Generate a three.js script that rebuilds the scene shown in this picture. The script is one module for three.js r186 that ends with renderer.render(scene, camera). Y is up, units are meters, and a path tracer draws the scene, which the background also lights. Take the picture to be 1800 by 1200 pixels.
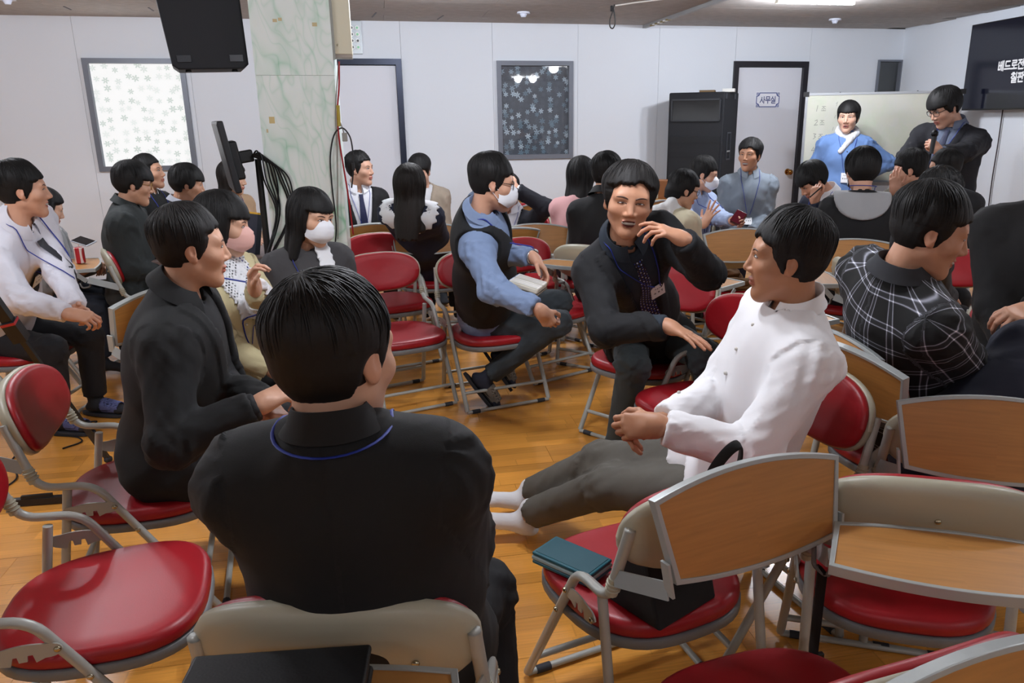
import * as THREE from 'three';
import { RoundedBoxGeometry } from 'three/addons/geometries/RoundedBoxGeometry.js';
import { mergeGeometries } from 'three/addons/utils/BufferGeometryUtils.js';
import { ImprovedNoise } from 'three/addons/math/ImprovedNoise.js';
import { RectAreaLightUniformsLib } from 'three/addons/lights/RectAreaLightUniformsLib.js';

// ------------------------------------------------------------------ camera, light, exposure
const scene = new THREE.Scene();
scene.background = new THREE.Color(0x050506);
const EYE = 1.58, FOC = 1350, PPX = 953, PITCH = -16.2, YAW = -11.4, ROLL = -0.46;
const camera = new THREE.PerspectiveCamera(2 * Math.atan(600 / FOC) * 180 / Math.PI, 1.5, 0.05, 60);
camera.rotation.order = 'YXZ';
camera.position.set(0, EYE, 0);
camera.rotation.set(PITCH * Math.PI / 180, YAW * Math.PI / 180, ROLL * Math.PI / 180);
camera.setViewOffset(1800, 1200, 900 - PPX, 0, 1800, 1200);
camera.updateMatrixWorld(true);
scene.add(camera);
const renderer = new THREE.WebGLRenderer();
renderer.toneMapping = THREE.LinearToneMapping;
renderer.toneMappingExposure = 1.0;
renderer.shadowMap.enabled = true;
RectAreaLightUniformsLib.init();
// fluorescent lamps on the ceiling: x, z, luminance
const LAMPS = [[3.46, -6.05, 1.1], [0.6, -5.9, 1.0], [-2.4, -5.6, 0.9], [3.2, -2.4, 0.5], [0.5, -2.5, 0.85], [-2.2, -2.6, 0.85], [3.2, 1.25, 0.3], [0.4, 1.25, 0.25], [-2.4, 1.25, 0.3]];
const LAMP_CD = 4.1, TUBE_GLOW = 9;   // candela of each tube
const WALLZ = -8.1, CEIL = 2.49, CORNERX = 5.745;

// a direction through the lens, used to look up real positions of things on known planes
const _q = camera.quaternion;
function ray(px, py) { return new THREE.Vector3((px - PPX) / FOC, -(py - 600) / FOC, -1).applyQuaternion(_q); }
const far = (t) => t < 4.5 ? t * 0.965 : t * (0.965 + (t - 4.5) * 0.06);
const at = (px, py, t) => ray(px, py).multiplyScalar(far(t)).add(camera.position);
function atY(px, py, y) { const d = ray(px, py); return d.multiplyScalar((y - EYE) / d.y).add(camera.position); }
function atZ(px, py, z) { const d = ray(px, py); return d.multiplyScalar(z / d.z).add(camera.position); }

// ------------------------------------------------------------------ helpers
const V = (x = 0, y = 0, z = 0) => new THREE.Vector3(x, y, z);
const D2R = Math.PI / 180;
let _s = 12345;
const rnd = () => { _s = (_s * 1664525 + 1013904223) >>> 0; return _s / 4294967296; };
const rr = (a, b) => a + (b - a) * rnd();
const noise = new ImprovedNoise();
const N3 = (x, y, z) => noise.noise(x, y, z);
const taken = {};
function numbered(n) { if (!(n in taken)) { taken[n] = 0; return n; } taken[n]++; return n + '_' + String(taken[n]).padStart(3, '0'); }
function thing(name, label, category, group) {
  const o = new THREE.Group(); o.name = numbered(name); o.userData = { label, category };
  if (group) o.userData.group = group;
  scene.add(o); return o;
}
function mesh(name, geo, mat, parent) {
  const m = new THREE.Mesh(geo, mat); m.name = name; m.castShadow = true; m.receiveShadow = true;
  if (parent) parent.add(m); return m;
}
function struct(name, geo, mat) { const m = mesh(name, geo, mat, scene); m.userData.kind = 'structure'; return m; }
const merge = (a) => a.length === 1 ? a[0] : mergeGeometries(a.map(g => { const h = g.index ? g.toNonIndexed() : g; return h; }), false);
function box(w, h, d, x = 0, y = 0, z = 0) { const g = new THREE.BoxGeometry(w, h, d); g.translate(x, y, z); return g; }
function rbox(w, h, d, r, x = 0, y = 0, z = 0, s = 2) { const g = new RoundedBoxGeometry(w, h, d, s, r); g.translate(x, y, z); return g; }
function cyl(r0, r1, h, n = 12, x = 0, y = 0, z = 0) { const g = new THREE.CylinderGeometry(r0, r1, h, n); g.translate(x, y, z); return g; }
function cylBetween(a, b, r, n = 10, r2) {
  const d = b.clone().sub(a), L = d.length(); const g = new THREE.CylinderGeometry(r2 ?? r, r, L, n); g.translate(0, L / 2, 0);
  g.applyQuaternion(new THREE.Quaternion().setFromUnitVectors(V(0, 1, 0), d.normalize())); g.translate(a.x, a.y, a.z); return g;
}
function boxBetween(a, b, w, h) {
  const d = b.clone().sub(a), L = d.length(); const g = new THREE.BoxGeometry(w, L, h); g.translate(0, L / 2, 0);
  g.applyQuaternion(new THREE.Quaternion().setFromUnitVectors(V(0, 1, 0), d.normalize())); g.translate(a.x, a.y, a.z); return g;
}
function sph(r, x, y, z, sx = 1, sy = 1, sz = 1, n = 12) { const g = new THREE.SphereGeometry(r, n, Math.max(6, n * 0.7 | 0)); g.scale(sx, sy, sz); g.translate(x, y, z); return g; }
// tube through points with rounded corners
function tube(pts, r, seg = 24, rad = 8, closed = false, tension = 0.5) {
  const c = new THREE.CatmullRomCurve3(pts, closed, 'catmullrom', tension);
  return new THREE.TubeGeometry(c, seg, r, rad, closed);
}
function bendPath(pts, fr) { // polyline with filleted corners
  const p = new THREE.CurvePath();
  let prev = pts[0].clone();
  for (let i = 1; i < pts.length - 1; i++) {
    const a = pts[i - 1], b = pts[i], c = pts[i + 1];
    const f = Array.isArray(fr) ? fr[i - 1] : fr;
    const p1 = b.clone().add(a.clone().sub(b).setLength(f)), p2 = b.clone().add(c.clone().sub(b).setLength(f));
    p.add(new THREE.LineCurve3(prev, p1)); p.add(new THREE.QuadraticBezierCurve3(p1, b.clone(), p2)); prev = p2;
  }
  p.add(new THREE.LineCurve3(prev, pts[pts.length - 1].clone()));
  return p;
}
function bentTube(pts, r, fr, rad = 8) { // sweeps a circle along the filleted polyline, few rings on straights
  const p = bendPath(pts, fr), P = [], add = (v) => { if (!P.length || P[P.length - 1].distanceTo(v) > 1e-4) P.push(v); };
  for (const c of p.curves) { const n = c.isLineCurve3 ? 1 : 5; for (let i = 0; i <= n; i++) add(c.getPoint(i / n)); }
  return sweep(P, (k, a) => r, rad);
}
// sweep of a round section along a polyline; radius function (index, angle)
function sweep(P, rf, rad = 8, up0) {
  const n = P.length, pos = [], idx = [], uv = [];
  let up = up0 ? up0.clone() : null, acc = 0;
  for (let i = 0; i < n; i++) {
    const t = P[Math.min(i + 1, n - 1)].clone().sub(P[Math.max(i - 1, 0)]).normalize();
    if (!up) up = Math.abs(t.y) < 0.9 ? V(0, 1, 0) : V(1, 0, 0);
    const side = t.clone().cross(up).normalize(); up = side.clone().cross(t).normalize();
    if (i) acc += P[i].distanceTo(P[i - 1]);
    for (let j = 0; j <= rad; j++) {
      const a = j / rad * Math.PI * 2, R = rf(i, a);
      const rx = Array.isArray(R) ? R[0] : R, ry = Array.isArray(R) ? R[1] : R;
      const v = P[i].clone().addScaledVector(side, Math.cos(a) * rx).addScaledVector(up, Math.sin(a) * ry);
      pos.push(v.x, v.y, v.z); uv.push(j / rad, acc);
    }
  }
  for (let i = 0; i < n - 1; i++) for (let j = 0; j < rad; j++) {
    const a = i * (rad + 1) + j, b = a + rad + 1; idx.push(a, b, a + 1, b, b + 1, a + 1);
  }
  for (const e of [0, n - 1]) { // caps
    const c = pos.length / 3; pos.push(P[e].x, P[e].y, P[e].z); uv.push(0.5, e ? acc : 0);
    for (let j = 0; j < rad; j++) { const a = e * (rad + 1) + j; e ? idx.push(a, c, a + 1) : idx.push(a, a + 1, c); }
  }
  const g = new THREE.BufferGeometry();
  g.setAttribute('position', new THREE.Float32BufferAttribute(pos, 3)); g.setAttribute('uv', new THREE.Float32BufferAttribute(uv, 2));
  g.setIndex(idx); g.computeVertexNormals(); return g;
}
function extrude(shape, depth, bevel = 0, seg = 12) {
  return new THREE.ExtrudeGeometry(shape, { depth, bevelEnabled: bevel > 0, bevelSize: bevel, bevelThickness: bevel, bevelSegments: 2, curveSegments: seg });
}
// box-projected uv in metres
function uvBox(g, s = 1) {
  if (g.index) g = g.toNonIndexed();
  const p = g.attributes.position, n = g.attributes.normal, uv = new Float32Array(p.count * 2);
  for (let i = 0; i < p.count; i++) {
    const ax = Math.abs(n.getX(i)), ay = Math.abs(n.getY(i)), az = Math.abs(n.getZ(i));
    let u, v;
    if (ay >= ax && ay >= az) { u = p.getX(i); v = p.getZ(i); } else if (ax >= az) { u = p.getZ(i); v = p.getY(i); } else { u = p.getX(i); v = p.getY(i); }
    uv[i * 2] = u / s; uv[i * 2 + 1] = v / s;
  }
  g.setAttribute('uv', new THREE.BufferAttribute(uv, 2)); return g;
}
// ------------------------------------------------------------------ textures
function canvasTex(w, h, draw, srgb = true, rep) {
  const c = document.createElement('canvas'); c.width = w; c.height = h; const g = c.getContext('2d');
  draw(g, w, h); const t = new THREE.CanvasTexture(c); if (srgb) t.colorSpace = THREE.SRGBColorSpace;
  t.wrapS = t.wrapT = THREE.RepeatWrapping; if (rep) t.repeat.set(rep[0], rep[1]); return t;
}
function dataTex(w, h, fn, srgb = false) {
  const a = new Uint8Array(w * h * 4);
  for (let y = 0; y < h; y++) for (let x = 0; x < w; x++) {
    const c = fn(x / w, y / h, x, y), i = (y * w + x) * 4;
    if (typeof c === 'number') { a[i] = a[i + 1] = a[i + 2] = Math.max(0, Math.min(255, c * 255)); } else for (let k = 0; k < 3; k++) a[i + k] = Math.max(0, Math.min(255, c[k] * 255));
    a[i + 3] = 255;
  }
  const t = new THREE.DataTexture(a, w, h); t.magFilter = THREE.LinearFilter; t.minFilter = THREE.LinearFilter;
  t.wrapS = t.wrapT = THREE.RepeatWrapping; if (srgb) t.colorSpace = THREE.SRGBColorSpace; t.needsUpdate = true; return t;
}
// periodic noise on [0,1)^2
function pn(u, v, f, seed = 0) {
  const a = u * Math.PI * 2, b = v * Math.PI * 2, R = f / (Math.PI * 2);
  return N3(Math.cos(a) * R + seed, Math.sin(a) * R + Math.cos(b) * R * 0.7 + seed * 1.7, Math.sin(b) * R + seed * 2.3);
}
const std = (color, roughness = 0.6, o = {}) => new THREE.MeshStandardMaterial({ color, roughness, ...o });
const phys = (color, roughness, o = {}) => new THREE.MeshPhysicalMaterial({ color, roughness, ...o });
// ------------------------------------------------------------------ room materials
const wallBump = dataTex(256, 256, (u, v, x, y) => 0.5 + 0.25 * N3(x * 0.35, y * 0.35, 3) + 0.2 * N3(x * 0.09, y * 0.09, 7));
const wallMat = std(0xe2e8ef, 0.62, { bumpMap: wallBump, bumpScale: 0.0006 });
const ceilTex = dataTex(256, 256, (u, v, x, y) => { const n = 0.03 * N3(x * 0.3, y * 0.3, 1) + 0.04 * N3(x * 0.05, y * 0.05, 4); return [0.66 + n, 0.64 + n, 0.62 + n]; }, true);
const ceilMat = std(0xffffff, 0.85, { map: ceilTex });
const darkTrim = std(0x17161c, 0.45);
const black = std(0x0c0c0e, 0.5);
// ------------------------------------------------------------------ floor
function plankTex(seed) {
  return dataTex(512, 128, (u, v, x, y) => {
    const strip = Math.floor(v * 3), off = [0.13, 0.62, 0.36][strip] + seed * 0.23;
    const cell = Math.floor((u + off) * 2.0 + strip * 7 + seed * 5), h = Math.sin(cell * 91.7 + seed * 13.3 + strip * 37.1) * 43758.5; const tone = (h - Math.floor(h)) - 0.5;
    const fu = ((u + off) * 2.0) % 1, fv = (v * 3) % 1;
    const gr = N3(u * 6 + seed * 9 + cell, v * 46 + strip * 3, seed) * 0.5 + N3(u * 16 + cell, v * 130, seed + 5) * 0.3;
    const cath = Math.sin((fv - 0.5) * 26 + N3(u * 5 + cell * 3, fv * 2, seed) * 5) * 0.15;
    let k = 1 + tone * 0.13 + (gr + cath) * 0.1;
    if (fv < 0.03 || fu < 0.006) k *= 0.93;
    return [0.88 * k, 0.61 * k, 0.27 * k];
  }, true);
}
const plankMats = [0, 1, 2, 3, 4].map(s => phys(0xffffff, 0.26, { map: plankTex(s), clearcoat: 0.35, clearcoatRoughness: 0.18 }));
const floor = struct('floor', (() => { const g = uvBox(box(13.4, 0.1, 13.4, 0.2, -0.061, -1.9)), uv = g.attributes.uv; for (let i = 0; i < uv.count; i++) uv.setXY(i, uv.getX(i) / 1.22, uv.getY(i) / 0.192); return g; })(), plankMats[1]);
{
  const W = 0.192, L = 1.22, gs = [0, 1].map(f => { const g = new THREE.BoxGeometry(L - 0.0012, 0.01, W - 0.0012); const uv = g.attributes.uv; if (f) for (let i = 0; i < uv.count; i++) uv.setXY(i, 1 - uv.getX(i), 1 - uv.getY(i)); return g; });
  let k = 0;
  for (let r = 0; r < 38; r++) {
    const z = WALLZ + 0.1 + r * W, hw = 0.6 + Math.abs(z) * 0.66;
    for (let c = -5; c < 6; c++) {
      const x = 0.3 + c * L + ((r * 0.41) % 1) * L;
      const cxx = -z * 0.18; // middle of the view at this distance
      if (x < cxx - hw - 0.6 || x > Math.min(cxx + hw + 0.6, 6.2)) continue;
      k++;
      const m = mesh('plank', gs[(r * 3 + c + 20) % 2], plankMats[(r * 7 + c * 3 + 50) % 5], floor); m.position.set(x, -0.005, z);
    }
  }
}
// ------------------------------------------------------------------ walls
const RWD = V(-0.171, 0, 1.838).normalize();     // run of the right wall, towards the viewer
const wb = struct('wall_back', box(13, 2.9, 0.06, 0, 1.35, WALLZ - 0.19), std(0xc9ccd4, 0.8));
function panel(parent, x0, x1, y0, y1, z, d, mat = wallMat) { const g = uvBox(new THREE.BoxGeometry(x1 - x0, y1 - y0, d), 0.5); const m = mesh('panel', g, mat, parent); m.position.set((x0 + x1) / 2, (y0 + y1) / 2, z - d / 2); return m; }
const W1 = [-2.6, -1.755, 1.14, 2.125], W2 = [1.2, 1.965, 1.185, 2.125], D1 = [-0.66, 0.215, 0, 2.11], D2 = [3.77, 4.57, 0, 2.11], W3 = [5.46, 5.735, 1.6, 2.16];
{
  const holes = [W1, W2, D1, D2, W3];
  const seams = [-6.2, -5.3, -4.4, -3.5, -2.65, -1.7, -0.7, 0.25, 1.15, 2.03, 2.9, 3.755, 4.62, 5.8];
  for (let i = 0; i < seams.length - 1; i++) {
    const x0 = seams[i] + 0.0012, x1 = seams[i + 1] - 0.0012;
    // cut the panel at the edges of the openings it meets
    let xs = [x0, x1]; for (const h of holes) for (const e of [h[0], h[1]]) if (e > x0 && e < x1) xs.push(e);
    xs.sort((a, b) => a - b);
    const parts = [];
    for (let j = 0; j < xs.length - 1; j++) {
      const mid = (xs[j] + xs[j + 1]) / 2, h = holes.find(q => mid > q[0] && mid < q[1]);
      if (!h) parts.push([xs[j], xs[j + 1], 0, CEIL]); else { parts.push([xs[j], xs[j + 1], h[3], CEIL]); if (h[2] > 0) parts.push([xs[j], xs[j + 1], 0, h[2]]); }
    }
    const gs = parts.map(([a, b, c, d]) => box(b - a, d - c, 0.14, (a + b) / 2, (c + d) / 2, WALLZ - 0.07));
    mesh('panel', uvBox(merge(gs), 0.5), wallMat, wb);
  }
}
const wr = struct('wall_right', (() => { const g = box(12, 2.9, 0.1, 6, 1.35, 0); return g; })(), wallMat);
wr.rotation.y = Math.atan2(-RWD.z, RWD.x); wr.position.copy(V(CORNERX + 0.05, 0, WALLZ));
{ // raised panels on the right wall
  const seams = [[0.02, 0.3, 0, CEIL], [0.305, 1.42, 0, 2.1], [0.305, 1.42, 2.105, CEIL], [1.425, 2.3, 0, CEIL], [2.305, 3.2, 0, CEIL], [3.205, 4.1, 0, CEIL]];
  for (const [a, b, c, d] of seams) mesh('panel', uvBox(box(b - a, d - c, 0.008, (a + b) / 2, (c + d) / 2, -0.054), 0.5), wallMat, wr);
}
struct('wall_left', box(0.1, 2.9, 13, -6.25, 1.35, -1.9), wallMat);
struct('wall_front', box(13, 2.9, 0.1, 0, 1.35, 4.4), wallMat);
const ceil = struct('ceiling', box(13.4, 0.1, 13.4, 0.2, CEIL + 0.062, -1.9), ceilMat);
for (let r = 0; r < 7; r++) for (let c = 0; c < 6; c++) {
  const g = uvBox(box(1.797, 0.012, 0.447), 0.9); const m = mesh('ceiling_board', g, ceilMat, ceil);
  m.position.set(-4.4 + c * 1.8 + (r % 2) * 0.9, CEIL + 0.006, WALLZ + 0.22 + r * 0.45);
}
{ // dark slots in the ceiling boards
  for (const [px, py, px2, py2] of [[654, 30, 661, 22], [769, 34, 779, 27], [112, 11, 125, 17], [261, 13, 270, 19]]) {
    const a = atY(px, py, CEIL), b = atY(px2, py2, CEIL); a.y = b.y = CEIL - 0.001; mesh('slot', boxBetween(a, b, 0.012, 0.004), darkTrim, ceil);
  }
}
{ // skirting of the back wall
  const bb = struct('baseboard_back', merge([box(3.48, 0.1, 0.015, 1.99, 0.05, WALLZ + 0.0075), box(5.4, 0.1, 0.015, -3.4, 0.05, WALLZ + 0.0075), box(1.1, 0.1, 0.015, 5.16, 0.05, WALLZ + 0.0075)]), std(0x15120f, 0.5));
}
{ // metal edge strip running over the ceiling towards the viewer
  const a = V(2.73, CEIL - 0.02, WALLZ + 0.02), b = V(2.73, CEIL - 0.02, -3.5);
  const t = struct('trim_1', box(0.035, 0.03, 4.0, 2.73, CEIL - 0.016, WALLZ + 2.0), std(0x8f9090, 0.5));
  for (let i = 0; i < 7; i++) mesh('tape', box(0.036, 0.012, 0.05, 2.73, CEIL - 0.028, WALLZ + 0.25 + i * 0.075), std(i % 2 ? 0xe6e6e0 : 0x8d7d4c, 0.8), t);
}
// ------------------------------------------------------------------ windows: flowered film on glass
function flowerTex(bg, fg, n, seed, dens) {
  return canvasTex(512, 640, (g, w, h) => {
    let s = seed; const R = () => { s = (s * 1664525 + 1013904223) >>> 0; return s / 4294967296; };
    g.fillStyle = bg; g.fillRect(0, 0, w, h);
    for (let i = 0; i < n; i++) {
      const pal = fg[Math.floor(R() * fg.length)];
      const cols = 9, x = ((i % cols) + 0.2 + R() * 0.6) / cols * w, y = (Math.floor(i / cols) + 0.2 + R() * 0.6) / (n / cols) * h, r = 17 + R() * 7, a0 = R() * 1;
      g.fillStyle = pal; g.strokeStyle = bg;
      for (let k = 0; k < 6; k++) {
        const a = a0 + k * Math.PI / 3, cx = x + Math.cos(a) * r * 0.55, cy = y + Math.sin(a) * r * 0.55;
        g.save(); g.translate(cx, cy); g.rotate(a); g.beginPath(); g.ellipse(0, 0, r * 0.46, r * 0.2, 0, 0, 7); g.fill(); g.restore();
      }
      g.fillStyle = bg; g.beginPath(); g.arc(x, y, r * 0.12, 0, 7); g.fill();
    }
  });
}
const frameMat = std(0x767b85, 0.45, { metalness: 0.3 });
function windowUnit(name, R, film, fw, lbl) {
  const [x0, x1, y0, y1] = R, w = x1 - x0, h = y1 - y0, cx = (x0 + x1) / 2, cy = (y0 + y1) / 2, z = WALLZ;
  const bars = [box(w + 2 * 0.012, fw, 0.09, cx, y1 - fw / 2 + 0.012, z - 0.02), box(w + 0.024, fw, 0.09, cx, y0 + fw / 2 - 0.012, z - 0.02), box(fw, h + 0.024 - 2 * fw, 0.09, x0 + fw / 2 - 0.012, cy, z - 0.02), box(fw, h + 0.024 - 2 * fw, 0.09, x1 - fw / 2 + 0.012, cy, z - 0.02)];
  const f = struct(name, merge(bars), frameMat);
  mesh('film', box(w - fw, h - fw, 0.004, cx, cy, z - 0.03), film, f);
  mesh('pane', box(w - fw, h - fw, 0.004, cx, cy, z - 0.022), phys(0xffffff, 0.02, { transmission: 1, thickness: 0, ior: 1.5 }), f);
  return f;
}
const lit = flowerTex('#ffffff', ['#e2e8e5', '#ecf0ee', '#d2dbd6'], 90, 77);
windowUnit('window_1', W1, std(0x6a6c6a, 0.8, { map: lit, emissive: 0xffffff, emissiveMap: lit, emissiveIntensity: 0.92 }), 0.045);
{ // daylight behind the left window: the pane's own glow carries into the room
  const l = new THREE.RectAreaLight(0xf4f8ff, 2.2, W1[1] - W1[0] - 0.1, W1[3] - W1[2] - 0.1); l.position.set((W1[0] + W1[1]) / 2, (W1[2] + W1[3]) / 2, WALLZ + 0.04); l.lookAt((W1[0] + W1[1]) / 2, (W1[2] + W1[3]) / 2, 0); scene.add(l);
}
windowUnit('window_2', W2, std(0xffffff, 0.5, { map: flowerTex('#4b525c', ['#8ea3b1', '#565f6a', '#b3c6d2', '#6a8392', '#525b66'], 153, 5) }), 0.045);
{
  const f = windowUnit('window_3', W3, std(0x1c2326, 0.6), 0.02);
  for (let i = 0; i < 5; i++) mesh('glazing_bar', box(0.04, 0.006, 0.008, W3[0] + 0.03, 1.7 + i * 0.08, WALLZ - 0.012), std(0x5a5f60, 0.6), f);
}
// ------------------------------------------------------------------ doors
{
  const f = (R) => merge([box(0.055, R[3] - 0.0175, 0.17, R[0] - 0.005, (R[3] - 0.0175) / 2, WALLZ - 0.055), box(0.055, R[3] - 0.0175, 0.17, R[1] + 0.005, (R[3] - 0.0175) / 2, WALLZ - 0.055), box(R[1] - R[0] + 0.065, 0.055, 0.17, (R[0] + R[1]) / 2, R[3] + 0.01, WALLZ - 0.055)]);
  const doorMat = std(0xdfe2ea, 0.5, { bumpMap: wallBump, bumpScale: 0.0004 });
  const d1 = struct('door_1', f(D1), std(0x2c3140, 0.35, { metalness: 0.6 }));
  mesh('door_leaf', box(D1[1] - D1[0] - 0.05, D1[3] - 0.03, 0.04, (D1[0] + D1[1]) / 2, D1[3] / 2 - 0.01, WALLZ - 0.03), doorMat, d1);
  const d2 = struct('door_2', f(D2), std(0x1d1b22, 0.4));
  mesh('door_leaf', box(D2[1] - D2[0] - 0.05, D2[3] - 0.03, 0.04, (D2[0] + D2[1]) / 2, D2[3] / 2 - 0.01, WALLZ - 0.03), doorMat, d2);
  const kx = D2[1] - 0.1, brass = std(0xb07a3c, 0.22, { metalness: 1 });
  const k = mesh('door_knob', merge([cyl(0.032, 0.036, 0.012, 18).rotateX(Math.PI / 2).translate(kx, 0.98, WALLZ - 0.004), cyl(0.012, 0.012, 0.05, 12).rotateX(Math.PI / 2).translate(kx, 0.98, WALLZ + 0.02), sph(0.03, kx, 0.98, WALLZ + 0.055, 1, 1, 0.8, 16)]), brass, d2);
  for (const y of [0.25, 1.0, 1.65]) mesh('hinge', cyl(0.008, 0.008, 0.09, 8, D2[0] + 0.028, y, WALLZ - 0.006), brass, d2);
  // sign on the door
  const st = canvasTex(384, 224, (g, w, h) => {
    g.fillStyle = '#e9ebf2'; g.fillRect(0, 0, w, h); g.strokeStyle = '#2b3f86'; g.lineWidth = 11; const m = 14;
    g.beginPath(); g.moveTo(60, m); g.lineTo(w - 60, m); g.quadraticCurveTo(w - 56, 60, w - m, 62); g.lineTo(w - m, h - 62); g.quadraticCurveTo(w - 56, h - 58, w - 60, h - m); g.lineTo(60, h - m); g.quadraticCurveTo(56, h - 58, m, h - 62); g.lineTo(m, 62); g.quadraticCurveTo(56, 60, 60, m); g.closePath(); g.stroke();
    g.lineWidth = 7; for (const [a, b] of [[m, m], [w - m - 30, m], [m, h - m - 30], [w - m - 30, h - m - 30]]) g.strokeRect(a, b, 30, 30);
    g.fillStyle = '#2b3f86'; for (const [a, b] of [[m, m], [w - m - 30, m], [m, h - m - 30], [w - m - 30, h - m - 30]]) { g.fillRect(a + 9, b + 9, 12, 12); }
    hangul(g, ['SA', 'MU', 'SIL'], 66, 62, 84, 100, 11, '#26356f');
  });
  const s = thing('door_sign', 'white door sign with blue notched border and blue lettering', 'sign');
  mesh('plate', box(0.29, 0.17, 0.004, 0, 0, 0), std(0xe9ebf2, 0.5), s);
  mesh('print', new THREE.PlaneGeometry(0.286, 0.166).translate(0, 0, 0.0026), std(0xffffff, 0.5, { map: st }), s);
  const p = atZ(1350, 175.5, WALLZ); s.position.set(p.x, p.y, WALLZ - 0.007);
}
// strokes of the written syllables, unit square, y down
function hangul(g, syl, x, y, w, h, lw, color, gap = 1.02) {
  const S = {
    SA: [[[.38, .12], [.34, .4], [.06, .86]], [[.36, .4], [.6, .84]], [[.78, .04], [.78, .98]], [[.78, .46], [.98, .46]]],
    MU: [[[.2, .06], [.8, .06], [.8, .4], [.2, .4], [.2, .06]], [[.04, .58], [.96, .58]], [[.5, .58], [.5, .98]]],
    SIL: [[[.34, .04], [.3, .22], [.06, .46]], [[.34, .2], [.6, .46]], [[.82, .02], [.82, .5]], [[.2, .58], [.82, .58], [.82, .76], [.22, .76], [.22, .96], [.86, .96]]],
    BE: [[[.08, .1], [.08, .86], [.4, .86], [.4, .1]], [[.08, .46], [.4, .46]], [[.46, .46], [.62, .46]], [[.64, .04], [.64, .94]], [[.86, .02], [.86, .98]]],
    DEU: [[[.82, .1], [.18, .1], [.18, .56], [.84, .56]], [[.04, .84], [.96, .84]]],
    RO: [[[.18, .08], [.82, .08], [.82, .3], [.2, .3], [.2, .54], [.86, .54]], [[.5, .56], [.5, .84]], [[.04, .86], [.96, .86]]],
    JEON: [[[.08, .08], [.6, .08]], [[.34, .08], [.3, .28], [.06, .52]], [[.34, .26], [.6, .52]], [[.62, .32], [.84, .32]], [[.84, .02], [.84, .66]], [[.22, .66], [.22, .94], [.88, .94]]],
    SEO: [[[.34, .1], [.3, .4], [.06, .88]], [[.34, .42], [.58, .84]], [[.6, .5], [.84, .5]], [[.84, .04], [.84, .98]]],
    CHIL: [[[.22, .02], [.46, .02]], [[.06, .14], [.62, .14]], [[.34, .14], [.3, .3], [.06, .48]], [[.34, .28], [.62, .48]], [[.84, .02], [.84, .5]], [[.2, .58], [.84, .58], [.84, .76], [.22, .76], [.22, .96], [.88, .96]]],
    PAN: [[[.06, .1], [.62, .1]], [[.22, .1], [.22, .5]], [[.46, .1], [.46, .5]], [[.04, .5], [.64, .48]], [[.76, .02], [.76, .66]], [[.76, .32], [.97, .32]], [[.2, .68], [.2, .94], [.86, .94]]],
    JO: [[[.14, .12], [.86, .12]], [[.5, .12], [.42, .36], [.1, .6]], [[.5, .34], [.9, .6]], [[.5, .6], [.5, .84]], [[.04, .86], [.96, .86]]],
  };
  g.strokeStyle = color; g.lineWidth = lw; g.lineCap = 'round'; g.lineJoin = 'round';
  syl.forEach((k, i) => { for (const st of S[k]) { g.beginPath(); st.forEach(([a, b], j) => g[j ? 'lineTo' : 'moveTo'](x + i * w * gap + a * w, y + b * h)); g.stroke(); } });
}
// ------------------------------------------------------------------ lamps
const lampBody = std(0xd8d4c4, 0.5), tubeMat = std(0xffffff, 0.5, { emissive: 0xf2f6ff, emissiveIntensity: TUBE_GLOW });
LAMPS.forEach(([x, z, k], i) => {
  const where = ['over the door beside the whiteboard', 'in front of the dark flowered window', 'near the bright window', 'over the plaid shirt', 'above the middle of the circle', 'above the white shirt at left', 'right of the viewer', 'behind the viewer', 'left of the viewer'][i];
  const o = thing('ceiling_lamp', 'ceiling lamp with two white fluorescent tubes in line, ' + where, 'lamp', 'ceiling lamps'); o.position.set(x, CEIL, z);
  mesh('housing', merge([rbox(0.68, 0.022, 0.11, 0.006, 0, -0.011, 0), box(0.03, 0.04, 0.05, 0, -0.035, 0), box(0.02, 0.04, 0.05, -0.325, -0.035, 0), box(0.02, 0.04, 0.05, 0.325, -0.035, 0)]), lampBody, o);
  for (const s of [-1, 1]) {
    mesh('tube', cyl(0.016, 0.016, 0.285, 12).rotateZ(Math.PI / 2).translate(s * 0.165, -0.04, 0), tubeMat, o);
const l = new THREE.PointLight(0xf1f5ff, LAMP_CD * k); l.position.set(x + s * 0.165, CEIL - 0.072, z); l.castShadow = true; l.shadow.radius = 4; scene.add(l);
  }
});
// ------------------------------------------------------------------ folding chairs
const redBump = dataTex(128, 128, (u, v, x, y) => 0.5 + 0.3 * N3(x * 0.6, y * 0.6, 2));
const redMat = phys(0x9c0f1c, 0.42, { bumpMap: redBump, bumpScale: 0.0003, clearcoat: 0.05, clearcoatRoughness: 0.35 });
const shellMat = std(0xaca894, 0.42), greyMat = std(0xaeb0aa, 0.38, { metalness: 0.12 }), panMat = std(0x77797a, 0.5), padMat = std(0x2c2f36, 0.7), boltMat = std(0xb9b39a, 0.25, { metalness: 1 });
const oakTex = dataTex(256, 128, (u, v, x, y) => { const g = N3(u * 3, v * 34, 1) * 0.5 + N3(u * 9, v * 90, 4) * 0.3 + Math.sin(v * 40 + N3(u * 3, v * 2, 9) * 4) * 0.12; const k = 1 + g * 0.12; return [0.70 * k, 0.49 * k, 0.255 * k]; }, true);
const oakMat = std(0xffffff, 0.42, { map: oakTex }), rimMat = std(0xa9afae, 0.35, { metalness: 0.2 });
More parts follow.
